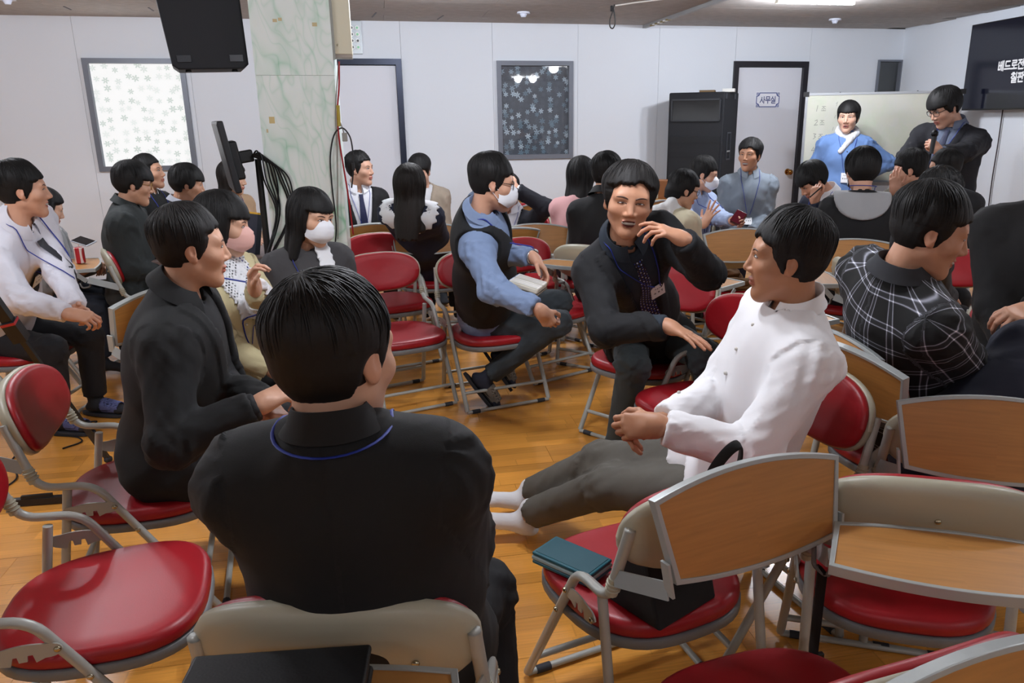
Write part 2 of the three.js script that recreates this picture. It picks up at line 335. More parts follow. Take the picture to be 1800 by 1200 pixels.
// cushion: superellipse outline, domed top, sits on y = 0
function cushion(wf, n = 2.6, R = 40, rings = [[0.0, 0], [0.97, 0], [1, 0.012], [1.0, 0.03], [0.975, 0.043], [0.92, 0.05], [0.75, 0.049], [0.5, 0.045], [0.22, 0.043], [0, 0.0425]]) {
  const pos = [], idx = [], uv = [];
  rings.forEach(([s, h], i) => {
    for (let j = 0; j <= R; j++) {
      const a = j / R * Math.PI * 2, [x, z] = wf(a); pos.push(x * s, h, z * s); uv.push(x * s * 5, z * s * 5);
    }
  });
  for (let i = 0; i < rings.length - 1; i++) for (let j = 0; j < R; j++) { const a = i * (R + 1) + j, b = a + R + 1; idx.push(a, b, a + 1, b, b + 1, a + 1); }
  const g = new THREE.BufferGeometry(); g.setAttribute('position', new THREE.Float32BufferAttribute(pos, 3)); g.setAttribute('uv', new THREE.Float32BufferAttribute(uv, 2)); g.setIndex(idx); g.computeVertexNormals(); return g;
}
const supe = (a, rx, rz, n) => { const c = Math.cos(a), s = Math.sin(a); return [Math.sign(c) * Math.pow(Math.abs(c), 2 / n) * rx, Math.sign(s) * Math.pow(Math.abs(s), 2 / n) * rz]; };
const CH = {};
{
  // seat outline: wider at the front, rounded
  const so = (k) => (a) => { const [x, z] = supe(a, 0.23, 0.232, 2.8); return [x * (1 + 0.08 * z / 0.232) * k, z * k]; };
  CH.seat = cushion(so(1)).translate(0, 0.405, 0.01);
  CH.pan = cushion(so(1.015), 2.6, 40, [[0, 0], [0.95, 0], [1, 0.006], [1, 0.03], [0.96, 0.032], [0, 0.032]]).translate(0, 0.375, 0.01);
  // backrest, built lying then stood up and bowed
  const bo = (k) => (a) => { const [x, z] = supe(a, 0.236, 0.126, 2.7); const t = z / 0.126; return [x * (1 - 0.07 * Math.max(0, t)) * k, z * k - 0.02 * (x / 0.236) ** 2 * 0]; };
  const stand = (g) => { // local y = thickness -> front (+z); local z -> down
    const p = g.attributes.position;
    for (let i = 0; i < p.count; i++) {
      const x = p.getX(i), th = p.getY(i), d = p.getZ(i);
      let y = -d, z = th; y += 0.014 * (1 - (x / 0.236) ** 2); z += 0.55 * x * x; // crowned top edge, bowed towards the sitter at the sides
      p.setXYZ(i, x, y, z);
    }
    g.computeVertexNormals(); g.rotateX(-14 * D2R); g.translate(0, 0.755, -0.284); return g;
  };
  CH.back = stand(cushion(bo(0.955), 2.6, 44, [[0, 0.006], [0.95, 0.006], [1, 0.014], [1, 0.024], [0.96, 0.033], [0.86, 0.038], [0.6, 0.036], [0.3, 0.034], [0, 0.033]]));
  CH.shell = stand(cushion(bo(1), 2.6, 44, [[0, -0.026], [0.5, -0.026], [0.8, -0.024], [0.94, -0.016], [1, -0.002], [0.995, 0.012], [0.94, 0.013], [0, 0.013]]));
  const side = (s) => bentTube([V(s * 0.224, 0.8, -0.282), V(s * 0.238, 0.585, -0.225), V(s * 0.238, 0.572, -0.085), V(s * 0.238, 0.018, 0.215)], 0.0125, [0.045, 0.05], 8);
  CH.sideL = side(1); CH.sideR = side(-1);
  const leg = (s) => cylBetween(V(s * 0.218, 0.56, -0.16), V(s * 0.218, 0.018, -0.245), 0.0125, 8);
  CH.rearL = leg(1); CH.rearR = leg(-1);
  const collar = (s) => merge([0, 1, 2].map(i => new THREE.TorusGeometry(0.0145, 0.003, 5, 12).rotateX(Math.PI / 2 - 0.25).translate(s * 0.2345, 0.642 - i * 0.011, -0.241 + i * 0.003)).concat([cylBetween(V(s * 0.234, 0.655, -0.244), V(s * 0.236, 0.605, -0.232), 0.0142, 10)]));
  CH.collar = [collar(1), collar(-1)];
  const bar = (z, y, w) => cylBetween(V(-w, y, z), V(w, y, z), 0.0105, 8);
  CH.frontBar = bar(0.215, 0.0135, 0.238).translate(0, 0, 0); CH.frontRail = bar(0.163, 0.115, 0.236);
  CH.rearBar = bar(-0.245, 0.0135, 0.218); CH.rearRail = bar(-0.2305, 0.115, 0.218);
  CH.pads = [-1, 1].flatMap(s => [[0.215, 0.19], [-0.245, 0.17]].map(([z, x]) => cylBetween(V(s * x - 0.022, 0.0135, z), V(s * x + 0.022, 0.0135, z), 0.0128, 8)));
  const lk = new THREE.Shape(); lk.moveTo(-0.075, 0); lk.quadraticCurveTo(-0.07, 0.022, -0.04, 0.02); lk.quadraticCurveTo(0, 0.03, 0.04, 0.02); lk.quadraticCurveTo(0.075, 0.02, 0.075, 0); lk.quadraticCurveTo(0.07, -0.02, 0.04, -0.018); lk.lineTo(0.022, -0.026); lk.lineTo(0.018, -0.004); lk.lineTo(0.008, -0.004); lk.lineTo(0.006, -0.02); lk.lineTo(-0.01, -0.02); lk.lineTo(-0.012, -0.004); lk.lineTo(-0.02, -0.004); lk.lineTo(-0.026, -0.026); lk.quadraticCurveTo(-0.06, -0.022, -0.075, 0);
  const link = (s) => extrude(lk, 0.004, 0, 6).rotateY(-Math.PI / 2).translate(s * 0.246, 0.49, -0.105);
  CH.linkL = link(1); CH.linkR = link(-1);
  CH.bolts = [-1, 1].flatMap(s => [[0.49, -0.17], [0.49, -0.04], [0.395, 0.01]].map(([y, z]) => sph(0.008, s * 0.2505, y, z, 0.6, 1, 1, 8))).concat([[-0.13, 0.75], [0.13, 0.75], [0, 0.795]].map(([x, y]) => sph(0.007, x, y, -0.312 + 0.5 * x * x - (y - 0.755) * 0.25, 1, 1, 0.6, 8)));
  // writing board with arched outer edge; hinge line on y = 0
  const tb = (o) => { const s = new THREE.Shape(), w0 = 0.196 + o, w1 = 0.224 + o; s.moveTo(-w0, -o + 0.018); s.quadraticCurveTo(0, -0.018 - o, w0, -o + 0.018); s.lineTo(w1, 0.19 + o); s.quadraticCurveTo(0, 0.262 + o, -w1, 0.19 + o); s.closePath(); return s; };
  const board = (f) => f(extrude(tb(0.0), 0.016, 0.0, 14)), rim = (f) => f(extrude((() => { const s = tb(0.006); const h = tb(-0.0015); s.holes.push(h); return s; })(), 0.0205, 0.0015, 14).translate(0, 0, -0.00225));
  const up = (g) => g.rotateX(14 * D2R).translate(0, 0.73, -0.42);
  const down = (g) => g.rotateX(-88 * D2R).translate(0, 0.77, -0.35);
  const uvT = (g) => { g = g.index ? g.toNonIndexed() : g; const p = g.attributes.position, uv = new Float32Array(p.count * 2); for (let i = 0; i < p.count; i++) { uv[i * 2] = p.getX(i) * 2; uv[i * 2 + 1] = (p.getY(i) + p.getZ(i) * -0.7) * 4; } g.setAttribute('uv', new THREE.BufferAttribute(uv, 2)); return g; };
  CH.boardUp = uvT(board(up)); CH.rimUp = rim(up); CH.boardDown = uvT(board(down)); CH.rimDown = rim(down);
  const brk = (s, y2, z2) => merge([boxBetween(V(s * 0.24, 0.66, -0.25), V(s * 0.214, 0.72, -0.405), 0.004, 0.04), boxBetween(V(s * 0.212, 0.712, -0.412), V(s * 0.22, y2, z2), 0.006, 0.026)]);
  CH.brkUpL = brk(1, 0.79, -0.402); CH.brkUpR = brk(-1, 0.79, -0.402); CH.brkDnL = brk(1, 0.766, -0.46); CH.brkDnR = brk(-1, 0.766, -0.46);
  CH.hook = bentTube([V(-0.16, 0.72, -0.4), V(-0.16, 0.665, -0.405), V(-0.16, 0.66, -0.445), V(-0.16, 0.695, -0.455)], 0.0055, 0.012, 6);
}
function makeChair(tablet) {
  const o = new THREE.Group();
  mesh('seat', CH.seat, redMat, o); mesh('seat_pan', CH.pan, panMat, o);
  mesh('back_cushion', CH.back, redMat, o); const sh = mesh('back_shell', CH.shell, shellMat, o);
  mesh('side_frame', CH.sideL, greyMat, o); mesh('side_frame', CH.sideR, greyMat, o);
  mesh('leg', CH.rearL, greyMat, o); mesh('leg', CH.rearR, greyMat, o);
  for (const g of CH.collar) mesh('collar', g, shellMat, o);
  mesh('foot_bar', CH.frontBar, greyMat, o); mesh('foot_bar', CH.rearBar, greyMat, o); mesh('cross_rail', CH.frontRail, greyMat, o); mesh('cross_rail', CH.rearRail, greyMat, o);
  for (const g of CH.pads) mesh('floor_pad', g, padMat, o); mesh('link_plate', CH.linkL, greyMat, o); mesh('link_plate', CH.linkR, greyMat, o); for (const g of CH.bolts) mesh('bolt', g, boltMat, o);
  if (tablet) {
    const u = tablet === 'up', b = mesh('writing_board', u ? CH.boardUp : CH.boardDown, oakMat, o); mesh('board_rim', u ? CH.rimUp : CH.rimDown, rimMat, b);
    mesh('hinge_bracket', u ? CH.brkUpL : CH.brkDnL, rimMat, o); mesh('hinge_bracket', u ? CH.brkUpR : CH.brkDnR, rimMat, o); mesh('bag_hook', CH.hook, panMat, o); 
  }
  return o;
}
const chairProto = { up: makeChair('up'), down: makeChair('down'), none: makeChair(null) };
// pos = floor point below the seat centre, yaw = direction the sitter faces (0 towards the viewer, 90 to the right)
function chair(pos, yaw, tablet, label) {
  const o = chairProto[tablet].clone(); o.name = numbered('folding_chair'); o.position.set(pos.x, 0, pos.z); o.rotation.y = yaw * D2R; o.scale.set(1.05, 0.93, 1.03);
  o.userData = { label, category: 'chair', group: 'red folding chairs' }; scene.add(o); return o;
}
// floor point under a seat centre seen at (px, py)
const seatAt = (px, py) => atY(px, py, 0.41);
// ------------------------------------------------------------------ signed-distance modelling
function smin(a, b, k) { const d = a - b, h = k - (d < 0 ? -d : d); return (d < 0 ? a : b) - (h > 0 ? h * h / (4 * k) : 0); }
function cap(a, b, ra, rb, k = 0.04, clip) {
  const ax = a.x, ay = a.y, az = a.z, bx = b.x - ax, by = b.y - ay, bz = b.z - az, L2 = Math.max(1e-9, bx * bx + by * by + bz * bz), dr = rb - ra;
  const f0 = (x, y, z) => { x -= ax; y -= ay; z -= az; let t = (x * bx + y * by + z * bz) / L2; t = t < 0 ? 0 : t > 1 ? 1 : t; x -= t * bx; y -= t * by; z -= t * bz; return Math.sqrt(x * x + y * y + z * z) - ra - dr * t; };
  let f = f0;
  if (clip) { const { n, o } = clip, nx = n.x, ny = n.y, nz = n.z, c = n.dot(o); f = (x, y, z) => { const d = f0(x, y, z), e = x * nx + y * ny + z * nz - c; return d > e ? d : e; }; }
  const r = Math.max(ra, rb); return { f, k, lo: [Math.min(a.x, b.x) - r, Math.min(a.y, b.y) - r, Math.min(a.z, b.z) - r], hi: [Math.max(a.x, b.x) + r, Math.max(a.y, b.y) + r, Math.max(a.z, b.z) + r] };
}
function ell(c, X, Y, Z, rx, ry, rz, k = 0.04) {
  const f = (x, y, z) => {
    x -= c.x; y -= c.y; z -= c.z;
    const a = (x * X.x + y * X.y + z * X.z) / rx, b = (x * Y.x + y * Y.y + z * Y.z) / ry, e = (x * Z.x + y * Z.y + z * Z.z) / rz;
    const k0 = Math.sqrt(a * a + b * b + e * e), k1 = Math.sqrt(a * a / (rx * rx) + b * b / (ry * ry) + e * e / (rz * rz));
    return k1 < 1e-6 ? -Math.min(rx, ry, rz) : k0 * (k0 - 1) / k1;
  };
  const r = Math.max(rx, ry, rz); return { f, k, lo: [c.x - r, c.y - r, c.z - r], hi: [c.x + r, c.y + r, c.z + r] };
}
const AX = V(1, 0, 0), AY = V(0, 1, 0), AZ = V(0, 0, 1);
const el = (x, y, z, rx, ry, rz, k) => ell(V(x, y, z), AX, AY, AZ, rx, ry, rz, k);
function uni(prims) { const n = prims.length; return (x, y, z) => { let d = 1e3; for (let i = 0; i < n; i++) { const p = prims[i]; d = smin(d, p.f(x, y, z), p.k); } return d; }; }
function bounds(prims, pad = 0.02) { const lo = [9, 9, 9].map(v => v * 9), hi = [-99, -99, -99]; for (const p of prims) for (let i = 0; i < 3; i++) { lo[i] = Math.min(lo[i], p.lo[i] - pad); hi[i] = Math.max(hi[i], p.hi[i] + pad); } return [lo, hi]; }
// surface nets over a grid, skipping blocks far from the surface
function nets(f, [lo, hi], h) {
  const n = [0, 1, 2].map(i => Math.ceil((hi[i] - lo[i]) / h / 4) * 4 + 1), [nx, ny, nz] = n, vals = new Float32Array(nx * ny * nz);
  const thr = 3.47 * h * 1.6;
  for (let bz = 0; bz < nz; bz += 4) for (let by = 0; by < ny; by += 4) for (let bx = 0; bx < nx; bx += 4) {
    const d = f(lo[0] + (bx + 1.5) * h, lo[1] + (by + 1.5) * h, lo[2] + (bz + 1.5) * h), far = Math.abs(d) > thr;
    for (let z = bz; z < Math.min(bz + 4, nz); z++) for (let y = by; y < Math.min(by + 4, ny); y++) for (let x = bx; x < Math.min(bx + 4, nx); x++)
      vals[(z * ny + y) * nx + x] = far ? d : f(lo[0] + x * h, lo[1] + y * h, lo[2] + z * h);
  }
  const id = new Int32Array(nx * ny * nz).fill(-1), pos = [], idx = [];
  const sx = 1, sy = nx, sz = nx * ny;
  const C = [0, sx, sy, sx + sy, sz, sx + sz, sy + sz, sx + sy + sz];
  const E = [[0, 1], [2, 3], [4, 5], [6, 7], [0, 2], [1, 3], [4, 6], [5, 7], [0, 4], [1, 5], [2, 6], [3, 7]];
  for (let z = 0; z < nz - 1; z++) for (let y = 0; y < ny - 1; y++) for (let x = 0; x < nx - 1; x++) {
    const o = (z * ny + y) * nx + x; let m = 0; for (let c = 0; c < 8; c++) if (vals[o + C[c]] < 0) m |= 1 << c;
    if (m === 0 || m === 255) continue;
    let px = 0, py = 0, pz = 0, k = 0;
    for (const [a, b] of E) {
      const va = vals[o + C[a]], vb = vals[o + C[b]]; if ((va < 0) === (vb < 0)) continue; const t = va / (va - vb);
      px += (a & 1) + t * ((b & 1) - (a & 1)); py += ((a >> 1) & 1) + t * (((b >> 1) & 1) - ((a >> 1) & 1)); pz += (a >> 2) + t * ((b >> 2) - (a >> 2)); k++;
    }
    id[o] = pos.length / 3; pos.push(lo[0] + (x + px / k) * h, lo[1] + (y + py / k) * h, lo[2] + (z + pz / k) * h);
  }
  const quad = (a, b, c, d, fl) => { if (a < 0 || b < 0 || c < 0 || d < 0) return; if (fl) idx.push(a, b, c, a, c, d); else idx.push(a, c, b, a, d, c); };
  for (let z = 1; z < nz - 1; z++) for (let y = 1; y < ny - 1; y++) for (let x = 1; x < nx - 1; x++) {
    const o = (z * ny + y) * nx + x, v = vals[o] < 0;
    if (v !== vals[o + sx] < 0) quad(id[o - sy - sz], id[o - sz], id[o], id[o - sy], v);
    if (v !== vals[o + sy] < 0) quad(id[o - sx - sz], id[o - sx], id[o], id[o - sz], v);
    if (v !== vals[o + sz] < 0) quad(id[o - sx - sy], id[o - sy], id[o], id[o - sx], v);
  }
  const g = new THREE.BufferGeometry(); g.setAttribute('position', new THREE.Float32BufferAttribute(pos, 3)); g.setIndex(idx); g.computeVertexNormals(); return g;
}
function grad(f, p, e = 0.002) { return V(f(p.x + e, p.y, p.z) - f(p.x - e, p.y, p.z), f(p.x, p.y + e, p.z) - f(p.x, p.y - e, p.z), f(p.x, p.y, p.z + e) - f(p.x, p.y, p.z - e)).normalize(); }
function displace(g, fn) { // along normals
  const p = g.attributes.position, n = g.attributes.normal;
  for (let i = 0; i < p.count; i++) { const d = fn(p.getX(i), p.getY(i), p.getZ(i), n.getX(i), n.getY(i), n.getZ(i)); p.setXYZ(i, p.getX(i) + n.getX(i) * d, p.getY(i) + n.getY(i) * d, p.getZ(i) + n.getZ(i) * d); }
  g.computeVertexNormals(); return g;
}
function paint(g, fn) { const p = g.attributes.position, c = new Float32Array(p.count * 3); for (let i = 0; i < p.count; i++) { const q = fn(p.getX(i), p.getY(i), p.getZ(i)); c[i * 3] = q[0]; c[i * 3 + 1] = q[1]; c[i * 3 + 2] = q[2]; } g.setAttribute('color', new THREE.BufferAttribute(c, 3)); return g; }
function plain(g) { g = g.index ? g.toNonIndexed() : g.clone(); g.deleteAttribute('uv'); return g; }
const ss = (a, b, x) => { const t = Math.max(0, Math.min(1, (x - a) / (b - a))); return t * t * (3 - 2 * t); };

// ------------------------------------------------------------------ heads (origin between the eyes and the skull's middle, z to the face, y up)
const skullPrims = [el(0, 0.034, -0.014, 0.0745, 0.087, 0.094, 0.03), el(0, 0.0, 0.02, 0.066, 0.085, 0.07, 0.03)];
function headGeo({ female = false, mouth = 'calm', h = 0.0036 } = {}) {
  const j = female ? 0.92 : 1, P = [
    ...skullPrims,
    el(0, -0.055, 0.03, 0.055 * j, 0.066, 0.058, 0.03),                                                  // lower face
    cap(V(-0.045 * j, -0.062, 0.005), V(-0.012, -0.108, 0.06), 0.02, 0.017, 0.03), cap(V(0.045 * j, -0.062, 0.005), V(0.012, -0.108, 0.06), 0.02, 0.017, 0.03), // jaw
    el(0, -0.11, 0.066, 0.02 * j, 0.016, 0.016, 0.02),                                                   // chin
    el(-0.043, -0.026, 0.055, 0.026, 0.023, 0.025, 0.03), el(0.043, -0.026, 0.055, 0.026, 0.023, 0.025, 0.03), // cheeks
    cap(V(-0.045, 0.022, 0.074), V(0.045, 0.022, 0.074), 0.011, 0.011, 0.025),                           // brow
    cap(V(0, 0.008, 0.088), V(0, -0.034, 0.106), 0.007, 0.0105, 0.014), el(-0.0125, -0.04, 0.094, 0.0095, 0.0075, 0.011, 0.009), el(0.0125, -0.04, 0.094, 0.0095, 0.0075, 0.011, 0.009),
    el(0, -0.0655, 0.0895, 0.023, 0.0062, 0.009, 0.007), el(0, -0.0775, 0.087, 0.02, 0.0075, 0.009, 0.007), // lips
    cap(V(0, -0.05, -0.03), V(0, -0.15, -0.045), 0.05 * j, 0.051 * j, 0.03),                              // neck
    ...[-1, 1].flatMap(s => [ell(V(s * 0.0785, -0.004, -0.008), V(0.93, 0, -0.36 * s), V(0.0, 0.97, 0.2).normalize(), V(0.36 * s, 0, 0.93), 0.0075, 0.031, 0.018, 0.008), el(s * 0.075, -0.03, 0.0, 0.007, 0.01, 0.009, 0.01)]),
  ];
  const base = uni(P);
  const eyeS = [-1, 1].map(s => el(s * 0.031, 0.003, 0.097, 0.0175, 0.0085, 0.0125)), earS = [-1, 1].map(s => el(s * 0.09, 0.0, -0.002, 0.0085, 0.019, 0.01));
  const open = mouth === 'grin' ? el(0, -0.0735, 0.099, 0.029, 0.0118, 0.015) : mouth === 'talk' ? el(0, -0.0715, 0.097, 0.014, 0.006, 0.014) : el(0, -0.0712, 0.103, 0.021, 0.0016, 0.012);
  const f = (x, y, z) => {
    const yy = mouth === 'grin' ? y - 4.5 * Math.min(x * x, 0.0009) * ss(0.04, 0.014, Math.abs(y + 0.0715)) : y; // corners of the mouth drawn up
    let d = base(x, yy, z);
    for (const e of eyeS) d = -smin(-d, e.f(x, y, z), 0.006);
    for (const e of earS) d = -smin(-d, e.f(x, y, z), 0.004);
    return -smin(-d, open.f(x, yy, z), 0.003);
  };
  const g = plain(nets(f, [[-0.1, -0.17, -0.12], [0.1, 0.13, 0.13]], h));
  paint(g, (x, y, z) => {
    let c = [1, 1, 1]; const yy = mouth === 'grin' ? y - 4.5 * Math.min(x * x, 0.0009) * ss(0.04, 0.014, Math.abs(y + 0.0715)) : y;
    const lip = ss(0.026, 0.02, Math.abs(x)) * ss(0.0135, 0.0095, Math.abs(yy + 0.0715)) * ss(0.07, 0.078, z);
    const blush = 0.5 * ss(0.03, 0.008, Math.hypot(Math.abs(x) - 0.042, y + 0.028)) * (z > 0.03 ? 1 : 0) + 0.45 * ss(0.014, 0.004, Math.hypot(x, y + 0.035) * (z > 0.095 ? 1 : 9)) + 0.6 * ss(0.074, 0.08, Math.abs(x)) * (y < 0.03 && y > -0.045 ? 1 : 0);
    c = [1, 1 - 0.1 * blush, 1 - 0.1 * blush];
    c = [c[0] * (1 - 0.2 * lip), c[1] * (1 - 0.48 * lip), c[2] * (1 - 0.42 * lip)];
    if (open.f(x, yy, z) < 0.0025 && z > 0.07 && Math.abs(x) < 0.027) c = mouth === 'calm' ? [0.5, 0.26, 0.24] : [0.25, 0.08, 0.08];
    return c;
  });
  const onFace = (x, y, o) => { let z = 0.13; for (let i = 0; i < 60; i++) { const d = f(x, y, z); if (d < 0.0004) break; z -= Math.max(0.0006, d * 0.7); } return V(x, y, z + o); };
  const X = [g], col = (geo, c) => { X.push(paint(plain(geo), () => c)); };
  for (const s of [-1, 1]) {
    const thin = mouth === 'grin' ? 0.62 : 1;
    col(sph(0.0135, s * 0.031, 0.0025, 0.0795, 1.1, 0.42 * thin, 0.8, 14), [10.62, 10.6, 10.58]);               // eye
    col(sph(0.0062, s * 0.0305, 0.0028, 0.0872, 1, 0.82 * thin, 0.6, 12), [0.06, 0.05, 0.05]);                // iris
    col(sweep([-3, -2, -1, 0, 1, 2, 3].map(i => { const t = i / 3; const v = onFace(s * (0.031 + t * 0.016), 0.0075 * thin - 0.006 * thin * t * t, 0); v.z = Math.max(v.z, 0.0872 - 0.005 * t * t); return v; }), () => [0.0017, 0.0015], 6), [0.1, 0.08, 0.08]); // upper lid line
    col(sweep([-3, -2, -1, 0, 1, 2, 3].map(i => { const t = i / 3; return onFace(s * (0.033 + t * 0.02), 0.0235 - 0.0042 * t * t + 0.002 * t, -0.0006); }), (i) => { const q = 0.0036 * (1 - 0.5 * Math.abs(i - 2.2) / 3.8); return [q * 0.75, q]; }, 6), [0.12, 0.1, 0.1]);         // eyebrow
  }
  if (mouth === 'grin') col(sweep([-3, -2, -1, 0, 1, 2, 3].map(i => V(i * 0.0075, -0.0705 + 4.5 * (i * 0.0075) ** 2, 0.0898 - (i * 0.0075) ** 2 * 13)), () => [0.003, 0.0052], 6), [10.55, 10.52, 10.47]);
  if (mouth === 'talk') col(sweep([-2, -1, 0, 1, 2].map(i => V(i * 0.005, -0.069, 0.0905 - (i * 0.005) ** 2 * 12)), () => [0.002, 0.002], 6), [10.7, 10.68, 10.62]);
  return mergeGeometries(X);
}
const headCache = {};
const getHead = (o) => { const k = JSON.stringify(o); return headCache[k] || (headCache[k] = headGeo(o)); };

// ------------------------------------------------------------------ hair
// style: top / side thickness, where the hairline runs; region < 0 keeps hair
const skull = uni([el(0, 0.034, -0.014, 0.0745, 0.087, 0.094, 0.03), el(0, 0.0, -0.01, 0.068, 0.085, 0.085, 0.03)]);
const HS = {
  short: { top: 0.022, side: 0.008, front: 0.054, nape: -0.1, burn: -0.04, fwd: 0.3, rough: 0.0035 },
  crop: { top: 0.025, side: 0.010, front: 0.04, nape: -0.1, burn: -0.04, fwd: 0.8, rough: 0.004 },
  part: { top: 0.03, side: 0.014, front: 0.06, nape: -0.1, burn: -0.045, fwd: 0.4, rough: 0.006, part: 1 },
  bowl: { top: 0.028, side: 0.022, front: 0.026, nape: -0.09, burn: -0.03, fwd: 0.9, rough: 0.004, fringe: 1 },
  spiky: { top: 0.026, side: 0.009, front: 0.058, nape: -0.098, burn: -0.04, fwd: 0.2, rough: 0.008, up: 1 },
  mid: { top: 0.028, side: 0.011, front: 0.042, nape: -0.105, burn: -0.05, fwd: 0.5, rough: 0.0055, part: 1 },
  long: { top: 0.022, side: 0.02, front: 0.05, nape: -0.34, burn: -0.3, fwd: 0.05, rough: 0.003, long: 0.36, part: 1 },
  longbang: { top: 0.022, side: 0.02, front: 0.034, nape: -0.24, burn: -0.22, fwd: 0.4, rough: 0.003, long: 0.22, fringe: 1 },
  bob: { top: 0.024, side: 0.024, front: 0.03, nape: -0.1, burn: -0.09, fwd: 0.6, rough: 0.003, fringe: 1, long: 0.05 },
  tied: { top: 0.022, side: 0.014, front: 0.034, nape: -0.085, burn: -0.045, fwd: 0.4, rough: 0.002, tail: 1, fringe: 1 },
};
const hairCache = {};
function hairGeo(style, h, strands) {
  const key = style + h + strands; if (hairCache[key]) return hairCache[key];
  const S = HS[style], L = S.long || 0;
  const extra = [];
  if (L) { extra.push(ell(V(0, -0.02 - L * 0.42, -0.062), AX, V(0, 1, 0.06).normalize(), V(0, -0.06, 1).normalize(), 0.092, 0.1 + L * 0.5, 0.048, 0.05)); for (const s of [-1, 1]) extra.push(cap(V(s * 0.07, 0.0, -0.005), V(s * 0.085, -0.06 - L * 0.6, -0.015), 0.026, 0.022, 0.04)); }
  if (S.tail) extra.push(cap(V(0, -0.03, -0.1), V(0.0, -0.2, -0.105), 0.03, 0.012, 0.03));
  const ex = extra.length ? uni(extra) : null;
  const soft = S.fringe ? 0.012 : 0.03;
  const f = (x, y, z) => {
    const ax = Math.abs(x), temple = ss(0.03, 0.075, ax);
    const line = S.fringe ? S.front + 0.013 * N3(x * 95, 1, 2) + 0.006 * N3(x * 230, 4, 2) + 0.006 * temple : S.front - 0.012 * temple + (S.part ? 0.012 * Math.exp(-((x - 0.03) ** 2) / 0.0003) : 0) + 0.011 * N3(x * 80, 3, 1) + 0.005 * N3(x * 210, 6, 1);
    // how far inside the hairy region, in metres
    let m = Math.max(y - line, (L ? 0.042 : 0.05 - 0.55 * Math.max(0, 0.01 - y) + 0.007 * N3(y * 110, 2, x > 0 ? 1 : 5)) - z);
    if (!L) { m = Math.min(m, Math.max(Math.hypot(z + 0.008, (y + 0.014) * 0.8) - 0.013, 0.05 - ax)); m = Math.min(m, y - (S.nape + 0.012 * ax / 0.07), z > -0.03 ? y - S.burn : 1); }
    const th = (S.side + (S.top - S.side) * ss(0.0, 0.085, y + Math.max(0, z) * 0.25)) * (L || S.tail ? 1 : 0.12 + 0.88 * ss(S.nape - 0.01, 0.0, y));
    const th2 = S.fringe || L ? th : th * (1 - 0.4 * ss(0.02, 0.08, z));
    let d = skull(x, y, z) - th2;
    if (ex) d = smin(d, ex(x, y, z), 0.04);
    m += S.fringe ? 0.004 : 0.012; if (m < soft) d += (th + 0.008) * (1 - ss(-0.004, soft, m)) + (m < -0.004 ? -0.004 - m : 0);
    if (L) d = Math.max(d, S.nape - y + 0.02 * N3(x * 40, z * 40, 3));
    return d;
  };
  const lo = [-0.13, Math.min(S.nape - 0.02, S.tail ? -0.24 : -0.1), -0.16], hi = [0.13, 0.16, 0.14];
  let g = nets(f, [lo, hi], h);
  const crown = V(0.01, 0.12, -0.05);
  displace(g, (x, y, z) => {
    const a = Math.atan2(x - crown.x, z - crown.z), r = Math.hypot(x - crown.x, y - crown.y, z - crown.z);
    const n = 0.8 * N3(Math.cos(a) * 5 + x * 9, Math.sin(a) * 5 + y * 9, r * 12 + 3) + 0.35 * N3(Math.cos(a) * 19, Math.sin(a) * 19, r * 14);
    const up = S.up ? 0.006 * Math.max(0, N3(x * 70, y * 40, z * 70)) * ss(0.05, 0.1, y) : 0;
    return n * S.rough * 0.7 * (y > 0.02 || L ? 1 : 0.3) + up;
  });
  const G = [plain(g)];
  // loose locks combed over the cap, their tips running a little past the hairline
  const cov = (x, y, z) => { const th = (S.side + (S.top - S.side) * ss(0.0, 0.085, y + Math.max(0, z) * 0.25)) * (1 - 0.5 * ss(0.02, 0.08, z) * (S.fringe ? 0.3 : 1)); let d = skull(x, y, z) - th; if (ex) d = smin(d, ex(x, y, z), 0.04); return d; };
  for (let i = 0; i < strands; i++) {
    const a0 = rnd() * Math.PI * 2, r0 = 0.01 + rnd() * 0.075;
    let p = V(crown.x + Math.cos(a0) * r0, 0.12, crown.z + Math.sin(a0) * r0 + (S.fwd > 0.5 ? 0.02 : 0));
    for (let k = 0; k < 4; k++) { const d = cov(p.x, p.y, p.z); if (Math.abs(d) > 0.2) break; p.addScaledVector(grad(cov, p), -d); }
    let dir = p.clone().sub(crown); dir.y = 0; dir.normalize(); dir.z += S.fwd * 0.6; dir.x += rr(-0.3, 0.3) + (S.part ? 0.5 * Math.sign(p.x - 0.028) * (p.z > 0 ? 1 : 0) : 0); dir.z += rr(-0.3, 0.3);
    const pts = [], st = 0.011, lift = rr(0.0, 0.0028), nS = Math.round(rr(6, L ? 28 : 13)); let over = Math.round(rr(0, S.fringe ? 2 : 1.6));
    for (let k = 0; k < nS; k++) {
      const n = grad(cov, p), d0 = f(p.x, p.y, p.z); pts.push(p.clone().addScaledVector(n, lift * Math.sin(Math.PI * Math.min(1, (k + 1) / nS * 1.1)) - 0.0004 - Math.min(0.014, Math.max(0, d0 - 0.001)) * 0.9));
      if (d0 > 0.006 && --over < 0) break;
      dir.y -= 0.26; dir.addScaledVector(n, -dir.dot(n)).normalize(); p = p.clone().addScaledVector(dir, st);
      const d = cov(p.x, p.y, p.z); p.addScaledVector(grad(cov, p), -Math.max(-0.01, Math.min(0.01, d)));
      if (p.y < S.nape + 0.012) break;
    }
    if (pts.length < 4) continue;
    const w = rr(0.0007, 0.002), m = pts.length - 1;
    G.push(plain(sweep(pts, (k) => { const q = w * Math.sin(Math.PI * (0.12 + 0.86 * k / m)); return [q, q * 0.5]; }, 4)));
  }
  return hairCache[key] = mergeGeometries(G);
}

